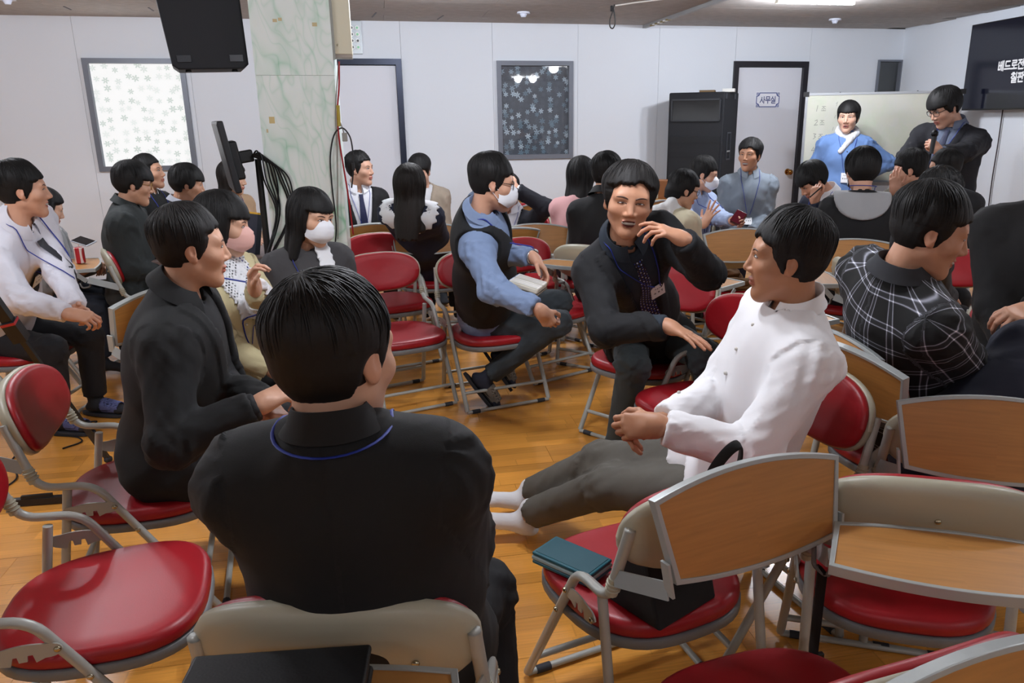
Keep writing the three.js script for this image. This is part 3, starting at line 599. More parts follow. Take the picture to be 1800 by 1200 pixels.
// ------------------------------------------------------------------ hands (wrist at origin, fingers along +y, palm faces +z, thumb on +x: a right hand)
const HP = {
  relax: { c: [[18, 28, 18], [22, 32, 20], [26, 36, 22], [30, 38, 24]], sp: 5, th: [28, 18] },
  flat: { c: [[6, 8, 6], [5, 8, 6], [6, 9, 6], [8, 10, 8]], sp: 7, th: [38, 8] },
  fist: { c: [[62, 82, 45], [66, 86, 46], [68, 88, 46], [70, 86, 46]], sp: 1, th: [8, 42] },
  hold: { c: [[38, 46, 26], [42, 50, 28], [46, 52, 28], [50, 52, 30]], sp: 3, th: [14, 32] },
  open: { c: [[-4, 8, 6], [0, 8, 6], [4, 10, 6], [8, 12, 8]], sp: 12, th: [50, 6] },
  point: { c: [[8, 14, 10], [34, 40, 22], [44, 48, 26], [52, 52, 28]], sp: 3, th: [24, 20] },
  chin: { c: [[10, 22, 14], [22, 34, 20], [30, 40, 24], [36, 42, 26]], sp: 7, th: [34, 14] },
};
const handCache = {};
function handGeo(pose, h = 0.0036) {
  const key = pose + h; if (handCache[key]) return handCache[key];
  const Q = HP[pose], kn = [[0.0275, 0.088], [0.0085, 0.0925], [-0.0105, 0.087], [-0.028, 0.077]], len = [[0.043, 0.026, 0.021], [0.047, 0.03, 0.022], [0.043, 0.028, 0.021], [0.034, 0.021, 0.019]], rad = [0.0095, 0.0098, 0.0092, 0.0082];
  const palm = [], fingers = [];
  for (let i = 0; i < 4; i++) palm.push(cap(V(kn[i][0] * 0.62, 0.006, 0), V(kn[i][0], kn[i][1], 0), 0.0165, rad[i] + 0.0022, 0.016));
  palm.push(cap(V(0, -0.016, 0), V(0, 0.02, 0), 0.024, 0.024, 0.03), cap(V(0.016, 0.018, 0.006), V(0.03, 0.05, 0.012), 0.016, 0.014, 0.018));
  for (let i = 0; i < 4; i++) {
    let p = V(kn[i][0], kn[i][1], 0), ang = 0; const yaw = (1.3 - i) * Q.sp * D2R, seg = [];
    for (let k = 0; k < 3; k++) {
      ang += Q.c[i][k] * D2R; const d = V(Math.sin(yaw) * Math.cos(ang), Math.cos(yaw) * Math.cos(ang), Math.sin(ang)), q = p.clone().addScaledVector(d, len[i][k]);
      seg.push(cap(p, q, rad[i] - k * 0.0008, rad[i] - (k + 1) * 0.0009, 0.003)); p = q;
    }
    fingers.push(uni(seg));
  }
  { // thumb leaves the side of the palm near its base
    const a = Q.th[0] * D2R, b = Q.th[1] * D2R; let p = V(0.022, 0.026, 0.008); const seg = [];
    const d1 = V(Math.sin(a + 0.45), Math.cos(a + 0.45), 0.35).normalize(), q1 = p.clone().addScaledVector(d1, 0.042);
    const d2 = V(Math.sin(a * 0.8), Math.cos(a * 0.8), 0.3 + b * 0.5).normalize(), q2 = q1.clone().addScaledVector(d2, 0.032);
    const d3 = V(Math.sin(a * 0.8 - b), Math.cos(a * 0.8 - b), 0.3 + b * 0.5).normalize(), q3 = q2.clone().addScaledVector(d3, 0.025);
    seg.push(cap(p, q1, 0.0135, 0.0112, 0.004), cap(q1, q2, 0.0112, 0.0098, 0.004), cap(q2, q3, 0.0098, 0.0082, 0.004)); fingers.push(uni(seg));
  }
  const pf = uni(palm);
  const f = (x, y, z) => { let m = 1e3; for (const q of fingers) m = Math.min(m, q(x, y, z)); return smin(pf(x, y, z), m, 0.006); };
  const g = plain(nets(f, [[-0.07, -0.075, -0.035], [0.12, 0.21, 0.13]], h));
  paint(g, (x, y, z) => { const tip = ss(0.1, 0.17, y) * 0.06; return [1, 1 - tip - (z > 0.01 ? 0.03 : 0), 1 - tip - (z > 0.01 ? 0.02 : 0)]; });
  return handCache[key] = g;
}
function placeHand(pose, W, dir, palmN, left, sc, h) {
  const g = handGeo(pose, h).clone(); if (left) { g.scale(-1, 1, 1); const p = g.attributes.position, n = g.attributes.normal, c = g.attributes.color; for (const a of [p, n, c]) { const s = a.itemSize, A = a.array; for (let i = 0; i < A.length; i += 3 * s) for (let k = 0; k < s; k++) { const t = A[i + s + k]; A[i + s + k] = A[i + 2 * s + k]; A[i + 2 * s + k] = t; } } }
  const Y = dir.clone().normalize(), Z = palmN.clone().addScaledVector(Y, -palmN.dot(Y)).normalize(), X = Y.clone().cross(Z);
  g.scale(sc, sc, sc); g.applyMatrix4(new THREE.Matrix4().makeBasis(X, Y, Z).setPosition(W)); return g;
}
// ------------------------------------------------------------------ people
const weave = dataTex(128, 128, (u, v, x, y) => 0.5 + 0.18 * Math.sin(x * Math.PI / 2) * Math.sin(y * Math.PI / 2) + 0.3 * N3(x * 0.5, y * 0.5, 5));
const knitB = dataTex(128, 128, (u, v, x, y) => 0.5 + 0.3 * Math.sin(u * Math.PI * 32) + 0.2 * Math.sin(v * Math.PI * 32 + Math.sin(u * Math.PI * 32)));
const cloth = (c, o = {}) => { const knit = o.knit; delete o.knit; const t = (knit ? knitB : weave); return phys(c, o.rough ?? 0.85, { bumpMap: t, bumpScale: knit ? 0.0012 : 0.0005, sheen: o.sheen ?? 0.15, sheenRoughness: 0.6, sheenColor: new THREE.Color(c).lerp(new THREE.Color(0xffffff), 0.25), ...(o.map ? { map: o.map } : {}) }); };
const clothCache = {};
const cl = (c, o) => { const k = c + JSON.stringify(o || 0); return clothCache[k] || (clothCache[k] = cloth(c, { ...(o || {}) })); };
const hairMats = { black: phys(0x0a0909, 0.66, { specularIntensity: 0.75 }), brown: phys(0x17100c, 0.6, { specularIntensity: 0.75 }), dark: phys(0x100d0c, 0.64, { specularIntensity: 0.75 }) };
const skinM = phys(0xffffff, 0.5, { vertexColors: true, sheen: 0.12, sheenRoughness: 0.5, sheenColor: new THREE.Color(0xffc9a8) });
// skin tone times the local tint; tints above 10 are colours of their own (teeth, whites of the eyes)
function toned(g, hex) { const k = new THREE.Color(hex).lerp(new THREE.Color(0xe6c0a8), 0.2).toArray(), a = g.attributes.color.array; for (let i = 0; i < a.length; i++) a[i] = a[i] > 9 ? a[i] - 10 : a[i] * k[i % 3]; return g; }
const lanMat = std(0x1b3190, 0.6), badgeMat = std(0xe9ebee, 0.4), maskW = std(0xe9ecf2, 0.75), maskP = std(0xe0b0a6, 0.75), whiteC = std(0xdfe1e4, 0.8), glassM = phys(0xffffff, 0.03, { transmission: 1, thickness: 0 }), wire = std(0x1b1c20, 0.35, { metalness: 0.4 }), gold = std(0xb08a4a, 0.3, { metalness: 0.9 }), buttonM = std(0xd8d6cf, 0.4), darkBtn = std(0x151517, 0.4);
function ik(S, W, l1, l2, hint) {
  const d = W.clone().sub(S); let L = d.length(); const s = Math.max(1, L / ((l1 + l2) * 0.985)); l1 *= s; l2 *= s; const a = (l1 * l1 - l2 * l2 + L * L) / (2 * L), h = Math.sqrt(Math.max(0, l1 * l1 - a * a)); d.divideScalar(L);
  const b = hint.clone().addScaledVector(d, -hint.dot(d)).normalize(); return S.clone().addScaledVector(d, a).addScaledVector(b, h);
}
const yawDir = (deg) => V(Math.sin(deg * D2R), 0, Math.cos(deg * D2R));
// the mask: a folded boat shape over nose and chin
const maskGeo = (() => {
  const nu = 20, nv = 14, pos = [], idx = [];
  for (let j = 0; j <= nv; j++) for (let i = 0; i <= nu; i++) {
    const u = i / nu * 2 - 1, v = j / nv * 2 - 1, au = Math.abs(u);
    const half = (0.058 - 0.034 * au ** 1.6), y = -0.052 + v * half - 0.004 * au, x = 0.069 * Math.sin(u * 1.42) / Math.sin(1.42);
    const ridge = 0.128 - 0.012 * v * v - (v > 0.55 ? (v - 0.55) * 0.05 : 0) - (v < -0.5 ? (-v - 0.5) * 0.06 : 0);
    const z = 0.028 + (ridge - 0.028) * Math.pow(Math.cos(u * Math.PI / 2 * 0.99), 0.85) - 0.003 * Math.exp(-((Math.abs(v) - 0.42) ** 2) / 0.004);
    pos.push(x, y, z);
  }
  for (let j = 0; j < nv; j++) for (let i = 0; i < nu; i++) { const a = j * (nu + 1) + i, b = a + nu + 1; idx.push(a, a + 1, b, b, a + 1, b + 1); }
  const g = new THREE.BufferGeometry(); g.setAttribute('position', new THREE.Float32BufferAttribute(pos, 3)); g.setIndex(idx); g.computeVertexNormals(); return g;
})();
const maskLoops = ([-1, 1].flatMap(s => [sweep([V(s * 0.066, -0.032, 0.035), V(s * 0.074, -0.02, 0.018), V(s * 0.079, 0.012, -0.002), V(s * 0.084, 0.018, -0.018)], () => 0.0016, 5), sweep([V(s * 0.066, -0.074, 0.032), V(s * 0.074, -0.055, 0.016), V(s * 0.08, -0.036, -0.004), V(s * 0.085, -0.02, -0.02)], () => 0.0016, 5)]));
function glassesGeo(round) {
  const rim = [-1, 1].map(s => { const P = []; for (let i = 0; i < 20; i++) { const a = i / 20 * 6.2832, [x, y] = supe(a, 0.0255, round ? 0.023 : 0.0185, round ? 2 : 3); P.push(V(s * 0.0325 + x, 0.0 + y, 0.101 - Math.abs(s * 0.0325 + x) * 0.12)); } P.push(P[0].clone()); return sweep(P, () => 0.0018, 6); });
  const br = sweep([V(-0.009, 0.005, 0.101), V(0, 0.008, 0.103), V(0.009, 0.005, 0.101)], () => 0.0016, 6);
  const tm = [-1, 1].map(s => sweep([V(s * 0.058, 0.006, 0.094), V(s * 0.074, 0.008, 0.06), V(s * 0.082, 0.012, -0.01), V(s * 0.082, -0.004, -0.03)], () => 0.0019, 6));
  return merge([...rim, br, ...tm]);
}
const glR = glassesGeo(true), glS = glassesGeo(false);
const lensG = ([-1, 1].map(s => new THREE.CircleGeometry(0.023, 20).scale(1, 0.85, 1).translate(s * 0.0325, 0, 0.0975)));
// foot: ankle joint at origin, toes along +z, sole at y = -0.078
const footGeo = nets(uni([cap(V(0, 0.03, -0.005), V(0, -0.03, 0), 0.04, 0.038, 0.03), el(0, -0.052, -0.03, 0.034, 0.026, 0.036, 0.03), cap(V(0, -0.038, 0.02), V(0.004, -0.054, 0.13), 0.036, 0.03, 0.03), el(0.004, -0.06, 0.16, 0.04, 0.017, 0.04, 0.03)]), [[-0.09, -0.11, -0.1], [0.09, 0.1, 0.24]], 0.007);
const slipUpper = nets((x, y, z) => { const d = cap(V(0, -0.036, 0.04), V(0.004, -0.052, 0.14), 0.043, 0.038).f(x, y, z); return Math.max(d, -(d + 0.006), -0.078 - y, 0.045 - z, z - 0.155); }, [[-0.09, -0.09, 0.0], [0.09, 0.05, 0.22]], 0.006);
const slipSole = (() => { const s = new THREE.Shape(); for (let i = 0; i <= 28; i++) { const a = i / 28 * 6.2832, c = Math.cos(a), z = 0.05 + 0.148 * Math.sin(a), x = c * (0.04 + 0.008 * Math.sin(a)); i ? s.lineTo(x, -z) : s.moveTo(x, -z); } return extrude(s, 0.014, 0.002, 4).rotateX(-Math.PI / 2).translate(0, -0.096, 0); })();
const badgeTex = canvasTex(96, 128, (g, w, h) => { g.fillStyle = '#eceef0'; g.fillRect(0, 0, w, h); g.strokeStyle = '#3a3d44'; g.lineWidth = 5; const r = [[26, 30, 40, 30], [48, 28, 48, 42], [56, 34, 70, 34], [16, 76, 34, 76], [25, 64, 25, 84], [48, 66, 58, 84], [58, 66, 48, 84], [70, 66, 84, 66], [77, 66, 77, 86]]; for (const [a, b, c, d] of r) { g.beginPath(); g.moveTo(a, b); g.lineTo(c, d); g.stroke(); } });
const badgePrint = std(0xffffff, 0.4, { map: badgeTex });

function person(o) {
  const T0 = Date.now();
  const root = thing('person', o.label, 'person');
  const fm = Array.isArray(o.head) ? 1400 / FOC * far(o.head[2]) / o.head[2] : 1, q = o.res ?? 0.012, s = (o.s ?? 0.96) * fm, hs = (o.hs ?? 0.97) * fm, F0 = yawDir(o.yaw), lat = V(0, 1, 0).cross(F0);       // lat = the person's left
  const C = Array.isArray(o.head) ? at(...o.head) : o.head;
  // head frame
  const hq = new THREE.Quaternion().setFromEuler(new THREE.Euler((o.hp ?? 5) * D2R, (o.hy ?? o.yaw) * D2R, (o.hr ?? 0) * D2R, 'YXZ'));
  const hU = V(0, 1, 0).applyQuaternion(hq), hF = V(0, 0, 1).applyQuaternion(hq);
  const up = V(0, 1, 0);
  const lean = o.lean ?? 0.06, hipY = o.stand ? 0.86 * s : (o.hipY ?? 0.505);
  const H = o.hip ? (Array.isArray(o.hip) ? V(...o.hip) : o.hip.clone()) : V(C.x, 0, C.z).addScaledVector(F0, -lean).addScaledVector(lat, o.side ?? 0); H.y = hipY;
  const N = C.clone().addScaledVector(hU, -(o.nk ?? 0.142) * hs).addScaledVector(hF, -0.03 * hs).addScaledVector(F0, -0.02); if (o.noff) N.add(V(...o.noff));
  const U = N.clone().sub(H).normalize(), TL = N.distanceTo(H);
  const frame = (yw) => { const f = yawDir(yw), X = U.clone().cross(f).normalize(), F = X.clone().cross(U).normalize(); return { X, F }; };
  const P = frame(o.yaw), Sh = frame(o.yaw + (o.twist ?? 0)), w = (o.wide ?? 1), sw = (o.sw ?? 0.16) * s, fat = o.belly ?? 0;
  const loc = (x, y, z) => H.clone().addScaledVector(lat, x).addScaledVector(up, y).addScaledVector(F0, z);
  const SJ = [1, -1].map(k => N.clone().addScaledVector(U, -0.1 * s - (o.shrug && o.shrug[k > 0 ? 0 : 1] || 0)).addScaledVector(Sh.X, k * sw).addScaledVector(Sh.F, 0.005));
  // torso shapes, inflated by e
  const torso = (e, low = true) => [
    ...(low ? [ell(H.clone().addScaledVector(U, 0.03), P.X, U, P.F, 0.158 * s * w + e, 0.115 * s + e, 0.115 * s * w + e, 0.07)] : []),
    ell(H.clone().addScaledVector(U, TL * 0.36).addScaledVector(P.F, 0.008 + fat * 0.35), P.X, U, P.F, (0.142 + fat * 0.5) * s * w + e, TL * 0.34 + e, (0.102 + fat) * s * w + e, 0.08),
    ell(N.clone().addScaledVector(U, -0.185 * s).addScaledVector(Sh.F, 0.006), Sh.X, U, Sh.F, 0.152 * s * w + e, 0.165 * s + e, 0.104 * s * w + e, 0.08),
    cap(SJ[0].clone().addScaledVector(Sh.X, -0.03 * s), SJ[1].clone().addScaledVector(Sh.X, 0.03 * s), 0.05 * s + e * 0.7, 0.05 * s + e * 0.7, 0.06),
    cap(N.clone().addScaledVector(U, -0.03 * s), SJ[0].clone().addScaledVector(U, 0.004), 0.047 * s + e * 0.5, 0.046 * s + e * 0.5, 0.05), cap(N.clone().addScaledVector(U, -0.03 * s), SJ[1].clone().addScaledVector(U, 0.004), 0.047 * s + e * 0.5, 0.046 * s + e * 0.5, 0.05),
    ...(o.bust ? [1, -1].map(k => ell(N.clone().addScaledVector(U, -0.21 * s).addScaledVector(Sh.X, k * 0.065).addScaledVector(Sh.F, 0.085), Sh.X, U, Sh.F, 0.055 + e, 0.06 + e, 0.045 + e, 0.05)) : []),
  ];
  // arms
  const A = (o.arms || {}), arms = ['L', 'R'].map((k, i) => {
    const sg = i ? -1 : 1, a = A[k] || {}; const W = a.w ? (a.w.isVector3 ? a.w : loc(...a.w)) : loc(sg * 0.05, 0.13, 0.24);
    const hint = a.e ? (a.e.isVector3 ? a.e : lat.clone().multiplyScalar(a.e[0]).addScaledVector(up, a.e[1]).addScaledVector(F0, a.e[2])) : lat.clone().multiplyScalar(sg * 0.45).addScaledVector(up, -0.8).addScaledVector(F0, -0.5);
    const E = ik(SJ[i], W, 0.275 * s, 0.25 * s, hint), fd = W.clone().sub(E).normalize();
    const hd = a.d ? lat.clone().multiplyScalar(a.d[0]).addScaledVector(up, a.d[1]).addScaledVector(F0, a.d[2]).normalize() : fd.clone().lerp(lat.clone().multiplyScalar(-sg), 0.25).normalize();
    const pn_ = a.n ? lat.clone().multiplyScalar(a.n[0]).addScaledVector(up, a.n[1]).addScaledVector(F0, a.n[2]) : up.clone().multiplyScalar(-1).addScaledVector(lat, -sg * 0.6);
    return { S: SJ[i], E, W, fd, hd, pn: pn_, pose: a.pose || 'relax', none: a.none };
  });
  // legs
  const G = o.legs || {}, legs = ['L', 'R'].map((k, i) => {
    const sg = i ? -1 : 1, a = G[k] || {}, hj = H.clone().addScaledVector(P.X, sg * 0.085 * s); let K, An;
    if (o.stand) { An = loc(sg * 0.1, 0.085 - H.y, 0.0); K = ik(hj, An, 0.42 * s, 0.4 * s, F0); }
    else if (a.a && a.a.isVector3) { An = a.a; K = ik(hj, An, 0.43 * s, 0.42 * s, up.clone().addScaledVector(F0, 0.6)); }
    else { K = a.k ? loc(...a.k) : loc(sg * 0.13, -0.04, 0.41 * s); An = a.a ? loc(...a.a) : V(K.x, 0.1, K.z).addScaledVector(F0, -0.03); }
    const fd = a.f ? lat.clone().multiplyScalar(a.f[0]).addScaledVector(up, a.f[1]).addScaledVector(F0, a.f[2]).normalize() : F0.clone();
    return { hj, K, An, fd };
  });
  const limbP = (e) => [...arms.flatMap(a => [cap(a.S, a.E, 0.048 * s + e, 0.039 * s + e, 0.05), cap(a.E, a.W, 0.039 * s + e, 0.026 * s + e, 0.02)]), ...legs.flatMap(l => [cap(l.hj, l.K, 0.082 * s + e, 0.056 * s + e, 0.06), cap(l.K, l.An, 0.055 * s + e, 0.036 * s + e, 0.03)])];
  // ---- body: one skin mesh
  const neckTop = C.clone().addScaledVector(hU, -0.07 * hs).addScaledVector(hF, -0.035 * hs);
  const bodyPr = [...torso(-0.016), ...limbP(0), cap(N.clone().addScaledVector(U, -0.04), neckTop, 0.054 * s, 0.05 * hs, 0.04)];
  const parts = [paint(plain(nets(uni(bodyPr), bounds(bodyPr), 0.02)), () => [1, 1, 1])];
  const hm = new THREE.Matrix4().compose(C, hq, V(hs * (o.hw ?? 1), hs, hs));
  parts.push(getHead({ female: !!o.female, mouth: o.mouth || 'calm', h: o.fine ? 0.003 : 0.0045 }).clone().applyMatrix4(hm));
  for (const a of arms) if (!a.none) parts.push(placeHand(a.pose, a.W, a.hd, a.pn, a === arms[0], (o.hand ?? 0.94) * s, o.fine ? 0.0034 : 0.0048));
  mesh('body', toned(mergeGeometries(parts), o.skin ?? 0xc08a6c), skinM, root);
  // ---- hair
  const hg = hairGeo(o.hair || 'short', o.fine ? 0.0045 : 0.007, o.fine ? 700 : 160);
  const hair = mesh('hair', hg, hairMats[o.hairC || 'black'], root); hair.applyMatrix4(hm);
  // ---- top
  const t = o.top || {}, e = t.e ?? 0.018, sl = t.sleeve ?? 0.93, fold = t.fold ?? 0.004;
  const inFr = (x, y, z) => { const dx = x - N.x, dy = y - N.y, dz = z - N.z; return [dx * Sh.X.x + dy * Sh.X.y + dz * Sh.X.z, dx * U.x + dy * U.y + dz * U.z, dx * Sh.F.x + dy * Sh.F.y + dz * Sh.F.z]; };
  const neckCut = cap(N.clone().addScaledVector(U, -0.03).addScaledVector(Sh.F, 0.02), neckTop.clone().addScaledVector(hU, 0.05), (t.neck ?? 0.056) * s, (t.neck ?? 0.056) * s + 0.012);
  const sleeves = (ee0, len) => arms.flatMap(a => { const ee = ee0 * (t.armE ?? 0.72);
    const cut = a.E.clone().lerp(a.W, len), n = a.W.clone().sub(a.E).normalize();
    return [cap(a.S, a.E, 0.05 * s + ee * 1.05, 0.044 * s + ee, 0.055), cap(a.E, a.W.clone().addScaledVector(n, 0.03), 0.043 * s + ee, 0.031 * s + ee * (t.cuff ?? 0.75), 0.03, { n, o: cut })];
  });
  const skirt = (ee) => { // the hem lying over the seat and thighs
    const r = []; if (t.hem) { if (o.stand) r.push(ell(H.clone().addScaledVector(up, 0.02 - t.hem * 0.4), P.X, up, P.F, 0.165 * s * w + ee, 0.12 + t.hem, 0.125 * s * w + ee, 0.06)); else for (const l of legs) { const n = l.K.clone().sub(l.hj).normalize(); r.push(cap(l.hj.clone().addScaledVector(U, 0.02), l.hj.clone().addScaledVector(n, t.hem + 0.1), 0.088 * s + ee, 0.085 * s + ee, 0.06, { n, o: l.hj.clone().addScaledVector(n, t.hem) })); } } return r;
  };
  const vee = t.vee ? (x, y, z) => { const [a, b, c] = inFr(x, y, z); const v = 1 + b / t.vee; return Math.max(Math.abs(a - (t.vx ?? 0) * (1 - v)) - Math.max(t.v0 ?? 0.0, (t.v0 ?? 0) + (t.v1 ?? 0.085) * Math.min(1, v)), -c + 0.03, -(b + t.vee + 0.0)); } : null;
  const topPr = [...torso(e), ...sleeves(e, sl), ...skirt(e)], topU = uni(topPr);
  const topF = (x, y, z) => { let d = Math.max(topU(x, y, z), -neckCut.f(x, y, z)); if (vee) d = Math.max(d, -vee(x, y, z)); return d; };
  const bones = [[H, N, 0.15], ...arms.flatMap(a => [[a.S, a.E, 0.06], [a.E, a.W, 0.05]]), ...legs.flatMap(l => [[l.hj, l.K, 0.09], [l.K, l.An, 0.07]])].map(([a, b, r]) => { const d = b.clone().sub(a), L = d.length(); d.divideScalar(L); const u = (Math.abs(d.dot(F0)) < 0.8 ? F0.clone() : up.clone()); u.addScaledVector(d, -u.dot(d)).normalize(); return { a, d, L, r, u, v: d.clone().cross(u) }; });
  const near = (x, y, z, set) => { let best = 9, bi = 0, bt = 0, ba = 0; for (const i of set) { const b = bones[i]; let dx = x - b.a.x, dy = y - b.a.y, dz = z - b.a.z; const tt = dx * b.d.x + dy * b.d.y + dz * b.d.z, tc = Math.max(0, Math.min(b.L, tt)); dx -= tc * b.d.x; dy -= tc * b.d.y; dz -= tc * b.d.z; const D = Math.hypot(dx, dy, dz) - b.r; if (D < best) { best = D; bi = i; bt = tt; ba = Math.atan2(dx * b.v.x + dy * b.v.y + dz * b.v.z, dx * b.u.x + dy * b.u.y + dz * b.u.z); } } return [bi, bt, ba]; };
  const seed = (o.head[0] || 1) * 0.37;
  const wrinkle = (x, y, z, set, amp) => {
    const [i, bt, ba] = near(x, y, z, set), b = bones[i], k = i === 0 ? 1 : 1.25;
    const v = bt * (i === 0 ? 8 : 13), cx = Math.cos(ba), cy = Math.sin(ba);
    let n = N3(cx * 1.1 + seed, v + cx * 1.6 + cy * 0.8, cy * 1.1 + i * 7) + 0.55 * N3(cx * 2 + seed, v * 1.9 - cx * 2.2, cy * 2 + i * 3);
    n = n > 0 ? n * 1.25 : n * 0.6; // sharp crests, shallow troughs
    const bend = i === 0 ? 0.8 + 0.7 * ss(b.L * 0.5, 0, bt) : 0.55 + 1.0 * Math.max(ss(0.13, 0.0, bt), ss(b.L - 0.13, b.L, bt));
    return n * amp * k * bend * (i === 2 || i === 4 ? ss(b.L + 0.01, b.L - 0.07, bt) : 1);
  };
  const setUV = (g, set, sc) => { const p = g.attributes.position, uv = new Float32Array(p.count * 2); for (let i = 0; i < p.count; i++) { const [bi, bt, ba] = near(p.getX(i), p.getY(i), p.getZ(i), set); uv[i * 2] = ba * (bones[bi].r) / sc + bi * 0.37; uv[i * 2 + 1] = bt / sc; } g.setAttribute('uv', new THREE.BufferAttribute(uv, 2)); return g; };
  const garment = (name, f, pr, mat, set, amp, cell = q, extra) => { const g = nets(f, bounds(pr, 0.03), cell); displace(g, (x, y, z) => wrinkle(x, y, z, set, amp) + (extra ? extra(x, y, z) : 0)); setUV(g, set, t.uv ?? 0.05); return mesh(name, g, mat, root); };
  const TS = [0, 1, 2, 3, 4];
  const tm = t.mat || cl(t.c ?? 0x222222, { knit: !!t.knit, rough: t.rough ?? 0.85 });
  const lapel = vee && t.lapel ? (x, y, z) => { const d = vee(x, y, z); return d > 0 && d < 0.05 && inFr(x, y, z)[2] > 0.02 ? 0.006 * ss(0.0, 0.004, d) * ss(0.05, 0.044, d) : 0; } : null;
  garment(t.name || 'shirt', topF, topPr, tm, TS, fold, q, lapel);
  // ---- inner shirt seen in the opening and at the cuffs
  let inner = topF;
  if (t.inner !== undefined) {
    const ip = [...torso(e - 0.012), ...(t.cuffs === false ? [] : sleeves(e - 0.012 > 0.004 ? e - 0.012 : 0.004, Math.min(1, sl + 0.06)))], iu = uni(ip), nc = cap(N.clone().addScaledVector(U, -0.03).addScaledVector(Sh.F, 0.02), neckTop.clone().addScaledVector(hU, 0.05), 0.052 * s, 0.062 * s);
    inner = (x, y, z) => Math.max(iu(x, y, z), -nc.f(x, y, z)); garment(t.innerName || 'shirt', inner, ip, cl(t.inner), TS, 0.002, q * 1.2);
  }
  const front = (x, y, fn = topF, off = 0.003) => { // point of the chest surface at chest coordinates
    const b = N.clone().addScaledVector(Sh.X, x).addScaledVector(U, y); let d = 0.32; for (let i = 0; i < 60; i++) { const p = b.clone().addScaledVector(Sh.F, d), v = Math.min(fn(p.x, p.y, p.z), inner(p.x, p.y, p.z)); if (v < off) return p; d -= Math.max(0.003, v * 0.7); if (d < -0.05) break; } return b.clone().addScaledVector(Sh.F, 0.08);
  };
  const around = (a, r, h) => N.clone().addScaledVector(Sh.X, Math.sin(a) * r).addScaledVector(Sh.F, Math.cos(a) * r * 0.95 + 0.012).addScaledVector(U, h);
  // ---- collar
  if (o.collar) {
    const c = o.collar, gapA = (c.gap ?? 16) * D2R, nA = 26, prof = [[0.057, 0.0], [0.0575, 0.02], [0.058, c.h ?? 0.042], [0.063, (c.h ?? 0.042) + 0.002], [0.074 + (c.flare ?? 0.008), 0.018], [0.088 + (c.flare ?? 0.008), 0.004]], pos = [], idx = [];
    for (let i = 0; i <= nA; i++) { const a = gapA + (2 * Math.PI - 2 * gapA) * i / nA, fr = Math.cos(a); for (const [r, h] of prof) { const dn = h < 0.015 ? -0.026 * Math.max(0, fr) ** 2 : 0; const p = around(a, r * s * (c.k ?? 1), h * s + (c.up ?? 0.008) - 0.03 * fr + dn); pos.push(p.x, p.y, p.z); } }
    const m = prof.length; for (let i = 0; i < nA; i++) for (let j = 0; j < m - 1; j++) { const A0 = i * m + j, B0 = A0 + m; idx.push(A0, A0 + 1, B0, B0, A0 + 1, B0 + 1); }
    const g = new THREE.BufferGeometry(); g.setAttribute('position', new THREE.Float32BufferAttribute(pos, 3)); g.setIndex(idx); g.computeVertexNormals(); mesh('collar', g, c.mat || cl(c.c), root);
  }
  // ---- trousers, socks, shoes
  const b = o.bottom || {}, bp = [ell(H.clone().addScaledVector(U, 0.0), P.X, U, P.F, 0.158 * s * w + 0.012, 0.12 * s, 0.112 * s * w + 0.012, 0.07), ...legs.flatMap(l => { const n = l.An.clone().sub(l.K).normalize(); return [cap(l.hj, l.K, 0.085 * s + (b.e ?? 0.012), 0.058 * s + (b.e ?? 0.012), 0.06), cap(l.K, l.An.clone().addScaledVector(n, 0.04), 0.057 * s + (b.e ?? 0.012), 0.045 * s + (b.e ?? 0.012), 0.035, { n, o: l.An.clone().addScaledVector(n, b.len ?? -0.02) })]; })];
  garment(b.name || 'trousers', uni(bp), bp, cl(b.c ?? 0x15161a), [5, 6, 7, 8], b.fold ?? 0.0045, o.bres ?? q * 1.15);
  legs.forEach((l) => {
    const Y = l.fd.y < -0.5 || l.fd.y > 0.5 ? l.An.clone().sub(l.K).normalize().multiplyScalar(-1) : up.clone(), Z = l.fd.clone(), X = Y.clone().cross(Z).normalize(), Yc = Z.clone().cross(X);
    const m = new THREE.Matrix4().makeBasis(X, Yc, Z).scale(V(s, s, s)).setPosition(l.An);
    mesh(b.shoe ? 'sock' : 'sock', footGeo, cl(b.sock ?? 0x202228), root).applyMatrix4(m);
    if (b.slip !== undefined) { const sl_ = mesh('slipper', slipUpper, cl(b.slip), root); sl_.applyMatrix4(m); const so = mesh('sole', slipSole, padMat, sl_); }
  });
  // ---- worn things
  if (o.mask) { const mk = mesh('face_mask', maskGeo, o.mask === 'pink' ? maskP : maskW, root); mk.applyMatrix4(hm); for (const g of maskLoops) mesh('ear_loop', g, o.mask === 'pink' ? maskP : maskW, mk); }
  if (o.glasses) { const gl = mesh('glasses', o.glasses === 'gold' || o.glasses === 'round' ? glR : glS, o.glasses === 'gold' ? gold : wire, root); gl.applyMatrix4(hm); for (const g of lensG) mesh('lens', g, glassM, gl); }
  const torsoF = uni(torso(e));
  const chest = { torsoF, N, U, X: Sh.X, F: Sh.F, H, front, around, topF, C, hm, hq, arms, legs, lat, F0, loc, root, s, inFr, topPr, q, garment, TS };
  if (o.tie) {
    const Lt = o.tie.len ?? 0.4, n = 16, pos = [], idx = [], uv = [];
    for (let i = 0; i <= n; i++) { const v = i / n, y = -0.045 - v * Lt, hw = (v < 0.06 ? 0.019 : 0.014 + 0.027 * Math.min(1, v * 1.15)) * (v > 0.93 ? Math.max(0.05, (1 - v) / 0.07) : 1); const xo = (o.tie.x ?? 0) * v; for (const k of [-1, 0, 1]) { const p = front(k * hw + xo, y, topF, 0.004).addScaledVector(Sh.F, (k ? 0.002 : 0.006) + (v < 0.07 ? 0.008 : 0)); pos.push(p.x, p.y, p.z); uv.push(k * hw / 0.05, v * Lt / 0.05); } }
